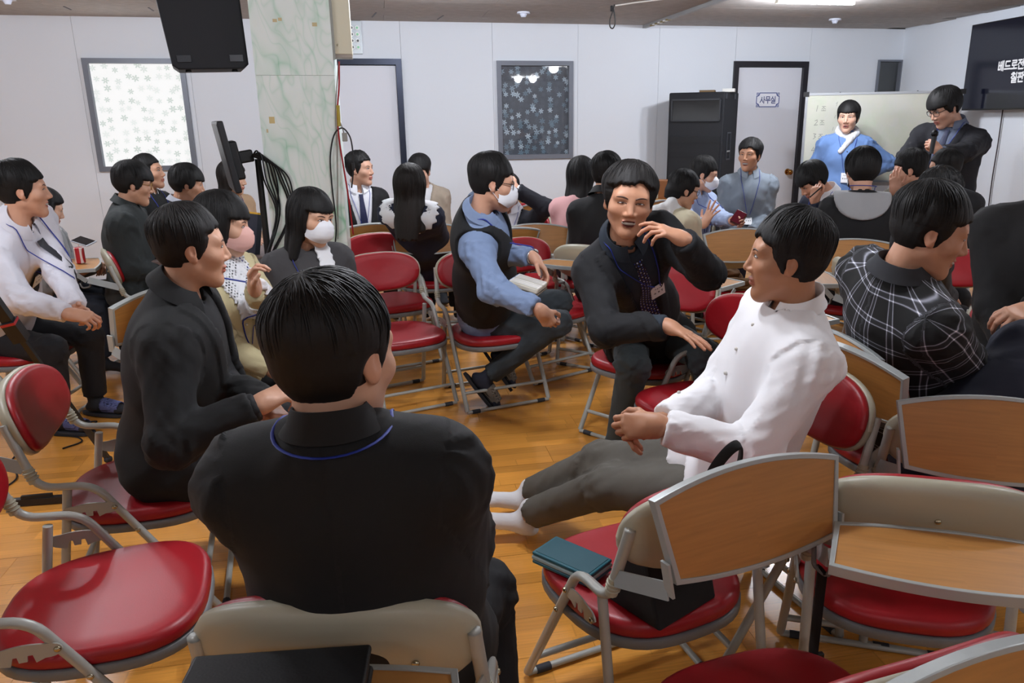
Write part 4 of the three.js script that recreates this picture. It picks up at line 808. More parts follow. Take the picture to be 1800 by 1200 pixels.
    for (let i = 0; i < n; i++) for (let k = 0; k < 2; k++) { const A0 = i * 3 + k; idx.push(A0, A0 + 3, A0 + 1, A0 + 1, A0 + 3, A0 + 4); }
    const g = new THREE.BufferGeometry(); g.setAttribute('position', new THREE.Float32BufferAttribute(pos, 3)); g.setAttribute('uv', new THREE.Float32BufferAttribute(uv, 2)); g.setIndex(idx); g.computeVertexNormals(); mesh('tie', g, o.tie.mat || cl(o.tie.c, { rough: 0.6 }), root);
  }
  if (o.lan) {
    const dr = o.lan.drop ?? 0.34, x0 = o.lan.x ?? 0, pts = [];
    for (const k of [1, -1]) { const side = []; const n = 8; for (let i = 0; i <= n; i++) { const v = i / n; side.push(front(k * (0.066 * (1 - v) + 0.012) + x0 * v, -0.05 - (dr - 0.05) * v, topF, 0.004).addScaledVector(Sh.F, 0.003)); } pts.push(side); }
    const neck = []; for (let i = 0; i <= 8; i++) { const a = (70 + i * 27.5) * D2R; neck.push(around(a, (o.lan.r ?? 0.078) * s, (o.lan.h ?? 0.03) - 0.012 * Math.cos(a))); }
    const path = [...pts[0].slice().reverse(), ...neck, ...pts[1]];
    const c = new THREE.CatmullRomCurve3(path, false, 'centripetal'); const sm = c.getPoints(70);
    const lan = mesh('lanyard', sweep(sm, () => [0.0032, 0.0018], 6), o.lan.mat || lanMat, root);
    if (o.lan.badge !== false) {
      const bp_ = front(x0, -dr - 0.045, topF, 0.006).addScaledVector(Sh.F, 0.012), bU = front(x0, -dr + 0.0, topF, 0.006).sub(front(x0, -dr - 0.09, topF, 0.006)).normalize(), bX = Sh.X.clone().addScaledVector(bU, -Sh.X.dot(bU)).normalize(), bF = bX.clone().cross(bU);
      const M = new THREE.Matrix4().makeBasis(bX, bU, bF).setPosition(bp_); const bd = mesh('name_badge', box(0.066, 0.09, 0.003), badgeMat, root); bd.applyMatrix4(M); mesh('print', new THREE.PlaneGeometry(0.064, 0.088).translate(0, 0, 0.0018), badgePrint, bd);
    }
  }
  if (o.buttons) for (let i = 0; i < o.buttons.n; i++) { const p = front(o.buttons.x ?? 0, -0.07 - i * (o.buttons.step ?? 0.085)); mesh('button', sph(0.006, p.x, p.y, p.z, 1, 1, 1, 8), o.buttons.mat || buttonM, root); }
  if (o.watch) { const a = arms[o.watch === 'L' ? 0 : 1], c = a.W.clone().addScaledVector(a.fd, -0.012), g = new THREE.TorusGeometry(0.031 * s, 0.0055, 8, 20).applyQuaternion(new THREE.Quaternion().setFromUnitVectors(V(0, 0, 1), a.fd)); g.translate(c.x, c.y, c.z); const wt = mesh('watch', g, o.watchM || std(0xb9bcc0, 0.25, { metalness: 0.9 }), root); const dn = a.pn.clone().addScaledVector(a.fd, -a.pn.dot(a.fd)).normalize().multiplyScalar(-1), f = c.clone().addScaledVector(dn, 0.034 * s); mesh('watch_face', cylBetween(f, f.clone().addScaledVector(dn, 0.008), 0.017, 14), o.watchM || std(0xc9ccd0, 0.25, { metalness: 0.8 }), wt); }
  if (o.extra) o.extra(chest);
  if (o.dbg) console.log(o.label.slice(0, 30), 'hip', H.toArray().map(v => +v.toFixed(2)).join(','), 'TL', TL.toFixed(2), 'ms', Date.now() - T0);
  return chest;
}
// a layer lying on a garment, kept where the region function is negative (chest coordinates x, y, z)
function layer(c, name, mat, off, region, cell = 0.009, th = 0.004, fn = c.topF) {
  const g = nets((x, y, z) => { const [a, b, d] = c.inFr(x, y, z), s = fn(x, y, z); return Math.max(s - off, -(s - off + th + 0.006), region(a, b, d)); }, bounds(c.topPr, 0.04), cell); return mesh(name, g, mat, c.root);
}
// ------------------------------------------------------------------ where everybody sits
const seatFromBack = (px, py, yaw, y = 0.83) => atY(px, py, y).addScaledVector(yawDir(yaw), 0.31);
const hipOf = (c, yaw, back = 0.07) => V(c.x, 0.505, c.z).addScaledVector(yawDir(yaw), -back);
const JK = 'jacket';
// --- man with his back to the viewer, in the foreground
const c1 = seatFromBack(573, 1016, 170, 0.865);
const ch1 = chair(c1, 170, 'down', 'folding chair in the foreground carrying the black zipped book case on its board');
person({ label: 'man in black jacket and blue lanyard with his back to the viewer', nk: 0.118, head: [589, 626, 1.29], hip: hipOf(c1, 172).add(V(0.03, 0, 0)), noff: [0.012, 0, 0], yaw: 172, hy: 143, hp: 4, hr: -3, fine: true, hair: 'crop', hairC: 'dark', hs: 1.0, skin: 0xc9977a, res: 0.009, s: 1.0, wide: 1.1, sw: 0.16, belly: 0.06,
  top: { name: JK, c: 0x0c0d0f, e: 0.034, hem: 0.1, fold: 0.005, neck: 0.054 }, collar: { c: 0x0a0a0b, gap: 20, k: 0.92, h: 0.046, up: 0.006, flare: 0.004 }, lan: { h: 0.012, r: 0.094, badge: false }, bottom: { c: 0x101216, sock: 0xe8e8ea, slip: 0x8d8f90 }, arms: { L: { w: [0.12, 0.13, 0.3] }, R: { w: [-0.12, 0.13, 0.3] } }, legs: { R: { k: [-0.2, -0.04, 0.3], a: [-0.23, -0.4, 0.1] } } });
// --- man on the left in profile
const c3 = seatAt(255, 846);
chair(c3, 97, 'down', 'folding chair with empty red back under the man in profile on the left');
person({ label: 'man in open black jacket seated in profile at left with hands clasped', head: [336, 434, 2.4], hip: hipOf(c3, 90, -0.1), yaw: 90, hy: 106, hp: 2, fine: true, hair: 'short', hairC: 'dark', hs: 0.96, hw: 1.04, skin: 0xc08c6e, res: 0.009, s: 1.02, wide: 1.12,
  top: { name: JK, c: 0x0d0f11, e: 0.032, inner: 0x17181b, vee: 0.45, v0: 0.015, v1: 0.06, hem: 0.14, lapel: 1, fold: 0.006 }, collar: { c: 0x0d0f11, gap: 40, flare: 0.016 }, bottom: { c: 0x0e0f12 }, arms: { L: { w: at(470, 715, 2.5), pose: 'hold' }, R: { w: at(455, 712, 2.36), pose: 'hold' } } });
// --- woman with the pink mask
const c6 = at(385, 394, 3.25);
chair(c6, 62, 'up', 'folding chair with raised writing board behind the woman in the cream cardigan');
person({ label: 'woman in cream cardigan with white lace collar and pink face mask', female: true, bust: 1, head: [392, 394, 3.15], yaw: 55, hy: 88, hp: 8, fine: true, hair: 'bob', hs: 0.94, skin: 0xcf9f82, res: 0.011, s: 0.9, mask: 'pink', lean: 0.05,
  top: { name: 'cardigan', c: 0xcfc49a, e: 0.026, knit: 1, fold: 0.005, hem: 0.06 }, bottom: { c: 0x0e0f13 }, lan: { drop: 0.36 }, buttons: { n: 3, step: 0.1, x: -0.01 }, arms: { L: { w: at(448, 508, 3.0), pose: 'hold', d: [-0.25, 1, 0.2], n: [0.3, 0.1, 1], e: [0.5, -0.9, 0.1] }, R: { w: [-0.02, 0.1, 0.24] } },
  extra: (c) => layer(c, 'lace_collar', whiteC, 0.008, (x, y, z) => Math.max(Math.abs(x) - (0.11 + 0.25 * y) - 0.006 * Math.sin(y * 260), -0.24 - y, -z * 0.2, y - 0.02)) });
// --- woman with white mask and scarf
person({ label: 'woman with long black hair, white face mask and grey sweater', female: true, bust: 1, head: [548, 382, 3.75], yaw: 14, hy: 50, hp: 8, hr: -4, fine: true, hair: 'longbang', hs: 0.99, skin: 0xcc9a7c, res: 0.011, s: 0.92, mask: 'white', lean: 0.04,
  top: { name: 'sweater', c: 0x3b3a3c, e: 0.026, fold: 0.005, hem: 0.06 }, bottom: { c: 0x0e0f13, sock: 0xdedee2, slip: 0x6a6257 }, lan: { drop: 0.34 }, arms: {},
  extra: (c) => layer(c, 'scarf', whiteC, 0.014, (x, y, z) => Math.max(Math.abs(x - 0.075 - 0.1 * (-y - 0.1)) - 0.035 - 0.004 * Math.sin(y * 200), -0.25 - y, -0.06 - z), 0.008, 0.012) });
const pc4 = at(548, 382, 3.75);
chair(V(pc4.x, 0, pc4.z - 0.02), 12, 'up', 'folding chair under the woman in the white mask and grey sweater');
// --- man in white shirt at the left edge
const c4 = seatAt(30, 612);
chair(c4, 82, 'none', 'folding chair under the man in the white shirt and tie');
person({ label: 'man in white shirt and grey tie seated at the left edge', head: [40, 334, 3.7], hip: hipOf(c4, 82, 0.05), yaw: 68, hy: 108, hp: 0, fine: true, hair: 'mid', hs: 0.98, skin: 0xc58f72, mouth: 'grin', res: 0.01, s: 0.98,
  top: { name: 'shirt', c: 0xdfe0ea, e: 0.024, fold: 0.008, rough: 0.75 }, collar: { c: 0xdfe0ea }, tie: { c: 0x2b2d34, len: 0.4 }, lan: { drop: 0.27 }, bottom: { c: 0x12141a, sock: 0x24262c, slip: 0x5a6190 }, arms: { L: { w: at(135, 545, 3.75), pose: 'relax', d: [-0.35, -0.2, 1], n: [-1, 0, 0] }, R: { w: at(122, 552, 3.6), pose: 'hold' } } });
// --- woman behind him against the wall
person({ label: 'woman in light grey cardigan half hidden behind the white shirt at left', female: true, head: [80, 366, 4.9], yaw: 75, hy: 118, hp: 18, hair: 'long', hs: 0.92, skin: 0xc99a7e, res: 0.014, s: 0.9, top: { name: 'cardigan', c: 0x97999b, e: 0.026, knit: 1, fold: 0.007, hem: 0.05 }, bottom: { c: 0x1d2430 }, arms: { L: { w: [0.1, 0.17, 0.28], pose: 'hold' }, R: { w: [-0.06, 0.16, 0.26], pose: 'hold' } } });
const pc6 = at(80, 366, 4.9); chair(V(pc6.x, 0, pc6.z), 75, 'none', 'folding chair under the woman in the light grey cardigan');
// --- group under the bright window
person({ label: 'man with round gold glasses in dark green jacket under the bright window', head: [236, 323, 4.85], yaw: 95, hy: 104, hp: 10, hair: 'bowl', hs: 0.97, skin: 0xbf8d70, mouth: 'grin', glasses: 'gold', res: 0.012, s: 0.95, wide: 1.08, fine: true, top: { name: JK, c: 0x23292a, e: 0.034, fold: 0.006, hem: 0.08 }, collar: { c: 0x23292a }, bottom: { c: 0x14161a }, lean: 0.1 });
const pc7 = at(236, 323, 4.85); const c5 = chair(V(pc7.x + 0.1, 0, pc7.z - 0.02), 104, 'down', 'folding chair with lowered board holding the red drink can');
person({ label: 'man in black knit sweater looking up, sitting right below the bright window', head: [262, 302, 5.7], yaw: 70, hy: 82, hp: -6, hair: 'short', hs: 0.93, skin: 0xb98567, res: 0.013, s: 0.95, top: { name: 'sweater', c: 0x17191a, e: 0.026, knit: 1 }, collar: { c: 0xdcdcdc, h: 0.025, flare: -0.012 }, lan: { drop: 0.36 }, bottom: { c: 0x14161a } });
const pc8 = at(262, 302, 5.7); chair(V(pc8.x, 0, pc8.z), 70, 'none', 'folding chair under the man in the black knit sweater');
person({ label: 'man with bowl haircut in grey jersey with striped collar left of the monitor', head: [330, 323, 5.3], yaw: 90, hy: 102, hp: 10, hair: 'bowl', hs: 0.93, skin: 0xbd886a, res: 0.013, s: 0.92, fine: true, top: { name: 'jersey', c: 0x3a3c46, e: 0.022 }, collar: { c: 0xb9bcc6, h: 0.03 }, bottom: { c: 0x14161a } });
const pc9 = at(330, 323, 5.3); chair(V(pc9.x, 0, pc9.z + 0.02), 98, 'none', 'folding chair under the man in the grey jersey');
person({ label: 'woman with long brown hair in beige top behind the black monitor', female: true, bust: 1, head: [409, 312, 5.95], yaw: 45, hy: 76, hp: 8, hair: 'long', hairC: 'brown', hs: 0.92, skin: 0xd2a488, res: 0.013, s: 0.9, top: { name: 'shirt', c: 0xc4a483, e: 0.018, fold: 0.003 }, lan: { drop: 0.34 }, bottom: { c: 0x1c1d22 } });
const pc10 = at(409, 312, 5.95); chair(V(pc10.x, 0, pc10.z), 30, 'none', 'folding chair under the woman in the beige top');
// --- behind the pillar
person({ label: 'man in black suit, white shirt and navy tie beside the marble pillar', head: [633, 297, 6.0], yaw: 10, hy: 62, hp: -2, hair: 'spiky', hs: 0.95, skin: 0xc4937a, res: 0.012, s: 0.95, fine: true, top: { name: JK, c: 0x0e0f12, e: 0.026, inner: 0xe2e4ea, vee: 0.46, v0: 0.03, v1: 0.075, lapel: 1, hem: 0.1 }, collar: { c: 0xe6e8ee }, tie: { c: 0x141c44, len: 0.42 }, lan: { drop: 0.33 }, bottom: { c: 0x101114 }, arms: { L: { w: [0.1, 0.14, 0.26], pose: 'hold' }, R: { w: [-0.05, 0.13, 0.25], pose: 'hold' } } });
const pc11 = at(633, 297, 6.0); chair(V(pc11.x, 0, pc11.z), 10, 'none', 'folding chair under the man in the suit beside the pillar');
const c9 = atY(748, 416, 0.79).addScaledVector(yawDir(172), 0.39);
chair(c9, 172, 'up', 'folding chair with raised board under the woman with the lace collar');
person({ label: 'woman with very long dark hair and white lace collar seen from behind', female: true, head: [722, 326, 4.95], hip: hipOf(c9, 172, 0.02), yaw: 165, hy: 150, hp: 4, hair: 'long', hairC: 'brown', hs: 0.97, skin: 0xcf9f84, res: 0.011, s: 0.9, fine: true, top: { name: 'dress', c: 0x10172e, e: 0.02, fold: 0.005 }, bottom: { c: 0x0f1526, name: 'skirt', e: 0.03 },
  extra: (c) => layer(c, 'lace_collar', whiteC, 0.012, (x, y, z) => Math.max(Math.hypot(x * 0.82, y * 1.0, z * 0.6) - 0.155 - 0.008 * Math.sin(Math.atan2(x, z) * 26), y - 0.0), 0.008, 0.006) });
person({ label: 'man in beige jacket facing the wall side behind the long-haired woman', head: [738, 301, 6.4], yaw: 0, hy: -20, hp: 22, hair: 'mid', hs: 0.95, skin: 0xc4937a, res: 0.013, s: 0.95, top: { name: JK, c: 0x9a8d7d, e: 0.028, inner: 0xc9c9cc, vee: 0.4, lapel: 1, fold: 0.006, hem: 0.08 }, bottom: { c: 0x33343a } });
const pc13 = at(738, 301, 6.4); chair(V(pc13.x, 0, pc13.z), 0, 'none', 'folding chair under the man in the beige jacket');
// --- man with vest and mask
const c10 = seatAt(866, 578);
chair(c10, 14, 'none', 'folding chair under the man in the knitted vest and mask');
person({ label: 'man in dark vest and blue shirt with glasses and white mask in profile', head: [866, 321, 3.85], hip: V(c10.x - 0.05, 0, c10.z - 0.0), yaw: 80, hy: 86, hp: 8, fine: true, hair: 'crop', hs: 1.02, hw: 1.04, skin: 0xc08c70, mask: 'white', glasses: 'square', res: 0.0095, s: 1.0, wide: 1.1, belly: 0.02, twist: -6,
  top: { name: 'shirt', c: 0x7a8eb0, e: 0.026, fold: 0.009, sleeve: 0.9 }, collar: { c: 0x8296b8 }, lan: { drop: 0.3, badge: false }, bottom: { c: 0x30373c, sock: 0x2b3040, slip: 0x77726a, fold: 0.006 },
  arms: { L: { w: at(938, 452, 3.98), pose: 'relax', d: [-0.3, -0.75, 0.7], n: [-0.2, -0.6, -0.7], e: [0.5, -0.3, -0.4] }, R: { w: at(950, 545, 3.62), pose: 'hold', d: [0.2, -0.8, 0.5], n: [1, 0, 0.2], e: [-0.5, -0.5, -0.6] } }, watch: 'L',
  legs: { R: { k: [-0.16, -0.02, 0.42], a: [-0.16, -0.33, 0.02], f: [0, -0.75, 0.55] }, L: { k: [0.12, 0.03, 0.44], a: [0.02, -0.26, 0.12], f: [0, -0.8, 0.5] } },
  extra: (c) => layer(c, 'knitted_vest', cl(0x101316, { knit: true }), 0.017, (x, y, z) => { const v = 0.2 + y; return Math.max(Math.abs(x) - (y > -0.22 ? 0.125 + 0.5 * Math.max(0, -0.08 - y) : 0.2), y - 0.0, -0.7 - y, z > 0 && v > 0 ? Math.min(0.4 * v - Math.abs(x), v) : -1); }, 0.009, 0.026, c.torsoF) });
const cA = atY(910, 455, 0.69).addScaledVector(yawDir(25), 0.29);
chair(cA, 25, 'up', 'empty folding chair whose red back the masked man leans his arm on');
const cB = atY(940, 418, 0.79).addScaledVector(yawDir(176), 0.39);
chair(cB, 176, 'up', 'folding chair with raised oak board seen from behind, right of the masked man');
person({ label: 'person in navy suit holding a hand to the face behind the masked man', head: [890, 338, 5.9], yaw: -20, hy: -30, hp: 14, hair: 'mid', hs: 1.0, skin: 0xc4937a, res: 0.013, s: 1.02, top: { name: JK, c: 0x12141f, e: 0.028, inner: 0xdcdee6, vee: 0.42, v0: 0.02, lapel: 1 }, collar: { c: 0xdcdee6 }, lan: { drop: 0.33 }, bottom: { c: 0x12141f }, arms: { L: { w: at(906, 332, 5.75), pose: 'hold', d: [-0.6, 0.5, -0.2], n: [-0.3, 0, -1], e: [1, -0.2, 0.2] } }, watch: 'L' });
const pc15 = at(890, 338, 5.9); chair(V(pc15.x, 0, pc15.z), -60, 'up', 'folding chair under the person in the navy suit');
const cD = atY(930, 378, 0.72).addScaledVector(yawDir(-55), 0.29); chair(cD, -55, 'up', 'empty folding chair by the wall beneath the flowered window');
// --- centre right: two from behind
person({ label: 'woman with long black hair in pink top seen from behind', female: true, head: [1023, 309, 5.5], yaw: 140, hy: 130, hp: 6, hair: 'long', hs: 0.96, skin: 0xcf9f84, res: 0.013, s: 0.9, top: { name: 'shirt', c: 0xc99a9a, e: 0.02 }, bottom: { c: 0x15161a } });
const pc16 = at(1023, 309, 5.5); chair(V(pc16.x, 0, pc16.z).addScaledVector(yawDir(140), -0.02), 128, 'none', 'folding chair under the woman in the pink top');
person({ label: 'man in black jacket seen from behind, next to the pink top', head: [1068, 306, 4.95], yaw: 148, hy: 124, hp: 4, hair: 'crop', hs: 0.98, skin: 0xc08b6c, res: 0.012, s: 0.98, wide: 1.06, fine: true, top: { name: JK, c: 0x0d0e10, e: 0.028 }, collar: { c: 0x0d0e10, gap: 40 }, bottom: { c: 0x121317 } });
const pc17 = at(1068, 306, 4.95); chair(V(pc17.x, 0, pc17.z).addScaledVector(yawDir(148), -0.02), 140, 'down', 'folding chair under the man in the black jacket beside the pink top');
// --- smiling man in the suit, centre
const c18 = atY(1192, 512, 0.7).addScaledVector(yawDir(-52), 0.29);
chair(c18, -52, 'down', 'folding chair under the smiling man in the dark suit');
const dotTex = dataTex(64, 64, (u, v, x, y) => { const a = ((x % 16) - 8), b = ((y % 16) - 8), d = Math.hypot(a, b); return d < 4.2 ? ((x >> 4) + (y >> 4)) % 2 ? [0.75, 0.8, 0.9] : [0.16, 0.3, 0.72] : [0.03, 0.05, 0.13]; }, true);
person({ label: 'smiling man in dark suit and dotted tie with fingers at his chin', head: [1105, 353, 3.1], hip: hipOf(c18, -30, 0.0), yaw: -14, hy: -12, hp: 2, hr: -6, fine: true, hair: 'part', hairC: 'dark', hs: 1.05, hw: 1.05, skin: 0xb57c5a, mouth: 'grin', res: 0.009, s: 1.04, wide: 1.08, twist: 14,
  top: { name: JK, c: 0x101216, e: 0.028, inner: 0x222c38, vee: 0.5, v0: 0.035, v1: 0.06, lapel: 1, hem: 0.14, fold: 0.0045, sleeve: 1.0 }, collar: { c: 0x222c38 }, tie: { mat: std(0xffffff, 0.5, { map: dotTex }), len: 0.46 }, lan: { drop: 0.25, x: 0.05 }, bottom: { c: 0x3f484b, sock: 0xd0d0d0, slip: 0x55544e, fold: 0.007 },
  arms: { L: { w: at(1202, 421, 2.94), pose: 'chin', d: [-0.88, 0.4, 0.05], n: [-0.25, -0.9, -0.3], e: [0.8, -0.85, -0.1] }, R: { w: at(1172, 572, 2.98), pose: 'flat', d: [0.75, -0.25, 0.45], n: [-0.2, -1, 0], e: [-0.9, -0.6, -0.2] } },
  legs: { R: { k: [-0.1, 0.0, 0.44], a: [-0.16, -0.44, 0.36] }, L: { k: [0.24, 0.02, 0.36], a: [0.3, -0.44, 0.3] } } });
// --- man in the white shirt, right
const c30 = atY(1440, 712, 0.7).addScaledVector(yawDir(-80), 0.29);
chair(c30, -80, 'up', 'folding chair under the man in the white shirt in profile');
person({ label: 'man in untucked white shirt seated in profile with legs stretched out', head: [1383, 452, 2.17], hip: hipOf(c30, -84, 0.0), yaw: -96, hy: -113, hp: -2, fine: true, hair: 'mid', hs: 0.97, skin: 0xa2683f, res: 0.009, s: 1.0,
  top: { name: 'shirt', c: 0xeeeff2, e: 0.028, fold: 0.007, hem: 0.16, sleeve: 0.92, rough: 0.75 }, collar: { c: 0xf0f1f3, flare: -0.002, k: 0.97, up: 0.0 }, buttons: { n: 5, step: 0.08 }, bottom: { c: 0x57544d, sock: 0xe2e2e4, len: -0.05, fold: 0.005 },
  arms: { L: { w: at(1156, 748, 2.1), pose: 'hold', d: [-0.3, -0.1, 0.9], n: [-0.8, -0.5, 0] }, R: { w: at(1160, 742, 2.26), pose: 'hold', d: [0.35, -0.02, 0.9], n: [0.7, -0.6, 0] } },
  legs: { L: { a: atY(925, 905, 0.1), f: [0, 0.3, 0.95] }, R: { a: atY(925, 868, 0.1), f: [0, 0.3, 0.95] } } });
const c16 = atY(1322, 572, 0.7).addScaledVector(yawDir(-68), 0.29);
const bookCh = chair(c16, -68, 'down', 'empty folding chair beyond the man in the white shirt');
// --- plaid shirt
const plaidTex = dataTex(256, 256, (u, v) => { const st = (t) => { t = ((t % 1) + 1) % 1; const l = (c, w) => Math.exp(-(((t - c) / w) ** 2)); return [l(0.36, 0.022) + l(0.56, 0.022), ss(0.3, 0.36, t) * ss(0.62, 0.56, t)]; }; const [a, b] = st(u), [c, d] = st(v); const k = 0.07 + 0.14 * (b + d) * 0.5 + 0.62 * (a + c) * 0.75; return [k, k * 1.02, k * 1.1]; }, true);
const c29 = seatAt(1585, 782);
chair(c29, 98, 'up', 'folding chair with tilted oak board under the man in the plaid shirt');
person({ label: 'man in black and white plaid shirt leaning to the right', head: [1636, 406, 2.42], hip: hipOf(c29, 98, 0.02), yaw: 100, hy: 60, hp: 14, fine: true, hair: 'mid', hs: 1.04, skin: 0xad7656, mouth: 'grin', res: 0.009, s: 1.04, wide: 1.1, twist: -6, sw: 0.175,
  top: { name: 'shirt', c: 0xffffff, mat: phys(0xffffff, 0.85, { map: plaidTex, sheen: 0.1 }), uv: 0.08, e: 0.034, fold: 0.006, hem: 0.06 }, collar: { c: 0x2a2c31 }, bottom: { c: 0x15171c }, arms: { L: { w: [0.1, 0.2, 0.3] }, R: { w: [-0.12, 0.2, 0.3] } }, legs: { L: { k: [0.11, -0.04, 0.36], a: [0.11, -0.4, 0.12] }, R: { k: [-0.11, -0.04, 0.36], a: [-0.11, -0.4, 0.12] } } });
// --- right half, farther back
person({ label: 'woman with white gauze bow tied at her nape, cream sweater', female: true, head: [1202, 333, 5.4], yaw: 115, hy: 88, hp: 14, hair: 'tied', hs: 0.97, skin: 0xbf8d6e, glasses: 'round', res: 0.011, s: 0.9, fine: true, top: { name: 'sweater', c: 0xc9c0a4, e: 0.022, sleeve: 0.1, fold: 0.004 }, bottom: { c: 0x5b7aa8, slip: 0xb04a6a }, lean: 0.02,
  extra: (c) => {
    const m = cl(0xe4e6e6), b = c.C.clone().addScaledVector(c.F0, -0.115).add(V(0, -0.085, 0)), r = V(1, 0, 0.17).normalize();
    const lobe = (k, dn, len, w) => nets(uni([ell(b.clone().addScaledVector(r, k * len * 0.5).add(V(0, dn, 0)), r.clone().multiplyScalar(k).add(V(0, dn * 6, 0)).normalize(), V(0, 1, 0), r.clone().cross(V(0, 1, 0)), len * 0.62, w, 0.022, 0.02)]), [[b.x - 0.3, b.y - 0.35, b.z - 0.2], [b.x + 0.3, b.y + 0.15, b.z + 0.2]], 0.009);
    const bow = mesh('bow', nets(uni([cap(b, b.clone().addScaledVector(r, -0.19).add(V(0, -0.09, 0)), 0.024, 0.05, 0.02), cap(b, b.clone().addScaledVector(r, 0.13).add(V(0, -0.15, -0.0)), 0.024, 0.055, 0.02), cap(b.clone().add(V(0, 0.005, 0)), b.clone().add(V(-0.02, -0.12, 0)), 0.036, 0.046, 0.02), cap(b.clone().addScaledVector(r, 0.08).add(V(0, -0.1, 0)), b.clone().addScaledVector(r, 0.09).add(V(0, -0.22, 0)), 0.034, 0.018, 0.02)]), [[b.x - 0.3, b.y - 0.34, b.z - 0.16], [b.x + 0.3, b.y + 0.1, b.z + 0.16]], 0.008), m, c.root);
    displace(bow.geometry, (x, y, z) => 0.005 * N3(x * 40, y * 16, z * 40));
    // striped cuff of the short sleeve
    const a = c.arms[1], p0 = a.S.clone().lerp(a.E, 0.8), d = a.E.clone().sub(a.S).normalize();
    for (let i = 0; i < 2; i++) { const g = new THREE.TorusGeometry(0.061, 0.006, 6, 20).applyQuaternion(new THREE.Quaternion().setFromUnitVectors(V(0, 0, 1), d)); const p = p0.clone().addScaledVector(d, i * 0.022); g.translate(p.x, p.y, p.z); mesh('cuff_stripe', g, darkTrim, c.root); }
  } });
const pc19 = at(1202, 333, 5.4); chair(V(pc19.x, 0, pc19.z), 118, 'none', 'folding chair under the woman with the gauze bow');
person({ label: 'man in light blue shirt and white mask in front of the tall speaker', head: [1238, 306, 6.0], yaw: 30, hy: 62, hp: 12, hair: 'crop', hs: 0.96, skin: 0xc89478, mask: 'white', res: 0.012, s: 0.95, fine: true, top: { name: 'shirt', c: 0xa9b9d8, e: 0.024, fold: 0.008 }, collar: { c: 0xb3c2de }, lan: { drop: 0.32, badge: false }, bottom: { c: 0x141d3a }, lean: 0.12, arms: { L: { w: at(1288, 388, 5.75), pose: 'hold', d: [0, 0, 1], n: [-1, -0.2, 0] }, R: { w: at(1238, 393, 5.62), pose: 'open', d: [0.25, 0.8, 0.3], n: [1, 0.2, 0] } } });
const pc20 = at(1238, 306, 6.0); chair(V(pc20.x - 0.06, 0, pc20.z - 0.05), 30, 'up', 'folding chair with oak board under the man in the light blue shirt');
person({ label: 'smiling man in pale grey shirt with name badge in front of the door', head: [1318, 273, 6.2], yaw: -18, hy: -48, hp: -4, hair: 'mid', hs: 0.94, skin: 0xad7450, mouth: 'grin', res: 0.011, s: 0.97, wide: 1.05, fine: true, top: { name: 'shirt', c: 0x7d8893, e: 0.028, fold: 0.009, hem: 0.03 }, collar: { c: 0x89949f }, lan: { drop: 0.34 }, bottom: { c: 0x14151a }, arms: { L: { w: [0.02, 0.12, 0.26], pose: 'relax' }, R: { w: [-0.08, 0.12, 0.26], pose: 'hold' } } });
const pc21 = at(1318, 273, 6.2); chair(V(pc21.x, 0, pc21.z), -18, 'up', 'folding chair under the man in the pale grey shirt');
person({ label: 'man in navy sweater with white collar bending his head over a pen', head: [1428, 318, 5.45], yaw: -75, hy: -92, hp: 38, hair: 'bowl', hs: 0.95, skin: 0xb98062, res: 0.011, s: 0.95, fine: true, lean: 0.2, top: { name: 'sweater', c: 0x11182c, e: 0.024 }, collar: { c: 0xe3e5ea, flare: 0.014 }, lan: { drop: 0.3, badge: false }, bottom: { c: 0x14161c }, arms: { L: { w: at(1432, 352, 5.3), pose: 'fist', d: [0.1, 0.9, 0.1], n: [-0.5, 0, -1], e: [0.2, -1, 0] } },
  extra: (c) => { const p = at(1436, 337, 5.22); const g = cylBetween(p.clone().add(V(-0.05, -0.035, 0)), p.clone().add(V(0.03, 0.03, 0)), 0.005, 8); mesh('pen', g, black, c.root); const q = c.front(0.09, -0.17); const e_ = mesh('emblem', new THREE.PlaneGeometry(0.045, 0.04), std(0xe8e8e8, 0.6, { map: canvasTex(64, 56, (g2, w, h) => { g2.fillStyle = '#11182c'; g2.fillRect(0, 0, w, h); g2.strokeStyle = '#f2f2f2'; g2.lineWidth = 6; g2.strokeRect(8, 20, 14, 18); g2.beginPath(); g2.moveTo(34, 46); g2.lineTo(34, 14); g2.lineTo(50, 14); g2.lineTo(50, 28); g2.lineTo(36, 28); g2.stroke(); g2.fillStyle = '#f2f2f2'; g2.fillRect(8, 46, 44, 5); }) }), c.root); e_.quaternion.setFromRotationMatrix(new THREE.Matrix4().makeBasis(c.X, c.U, c.F)); e_.position.copy(q).addScaledVector(c.F, 0.01); } });
const pc22 = at(1428, 318, 5.45); chair(V(pc22.x + 0.18, 0, pc22.z - 0.03), -75, 'none', 'folding chair under the man in the navy sweater');
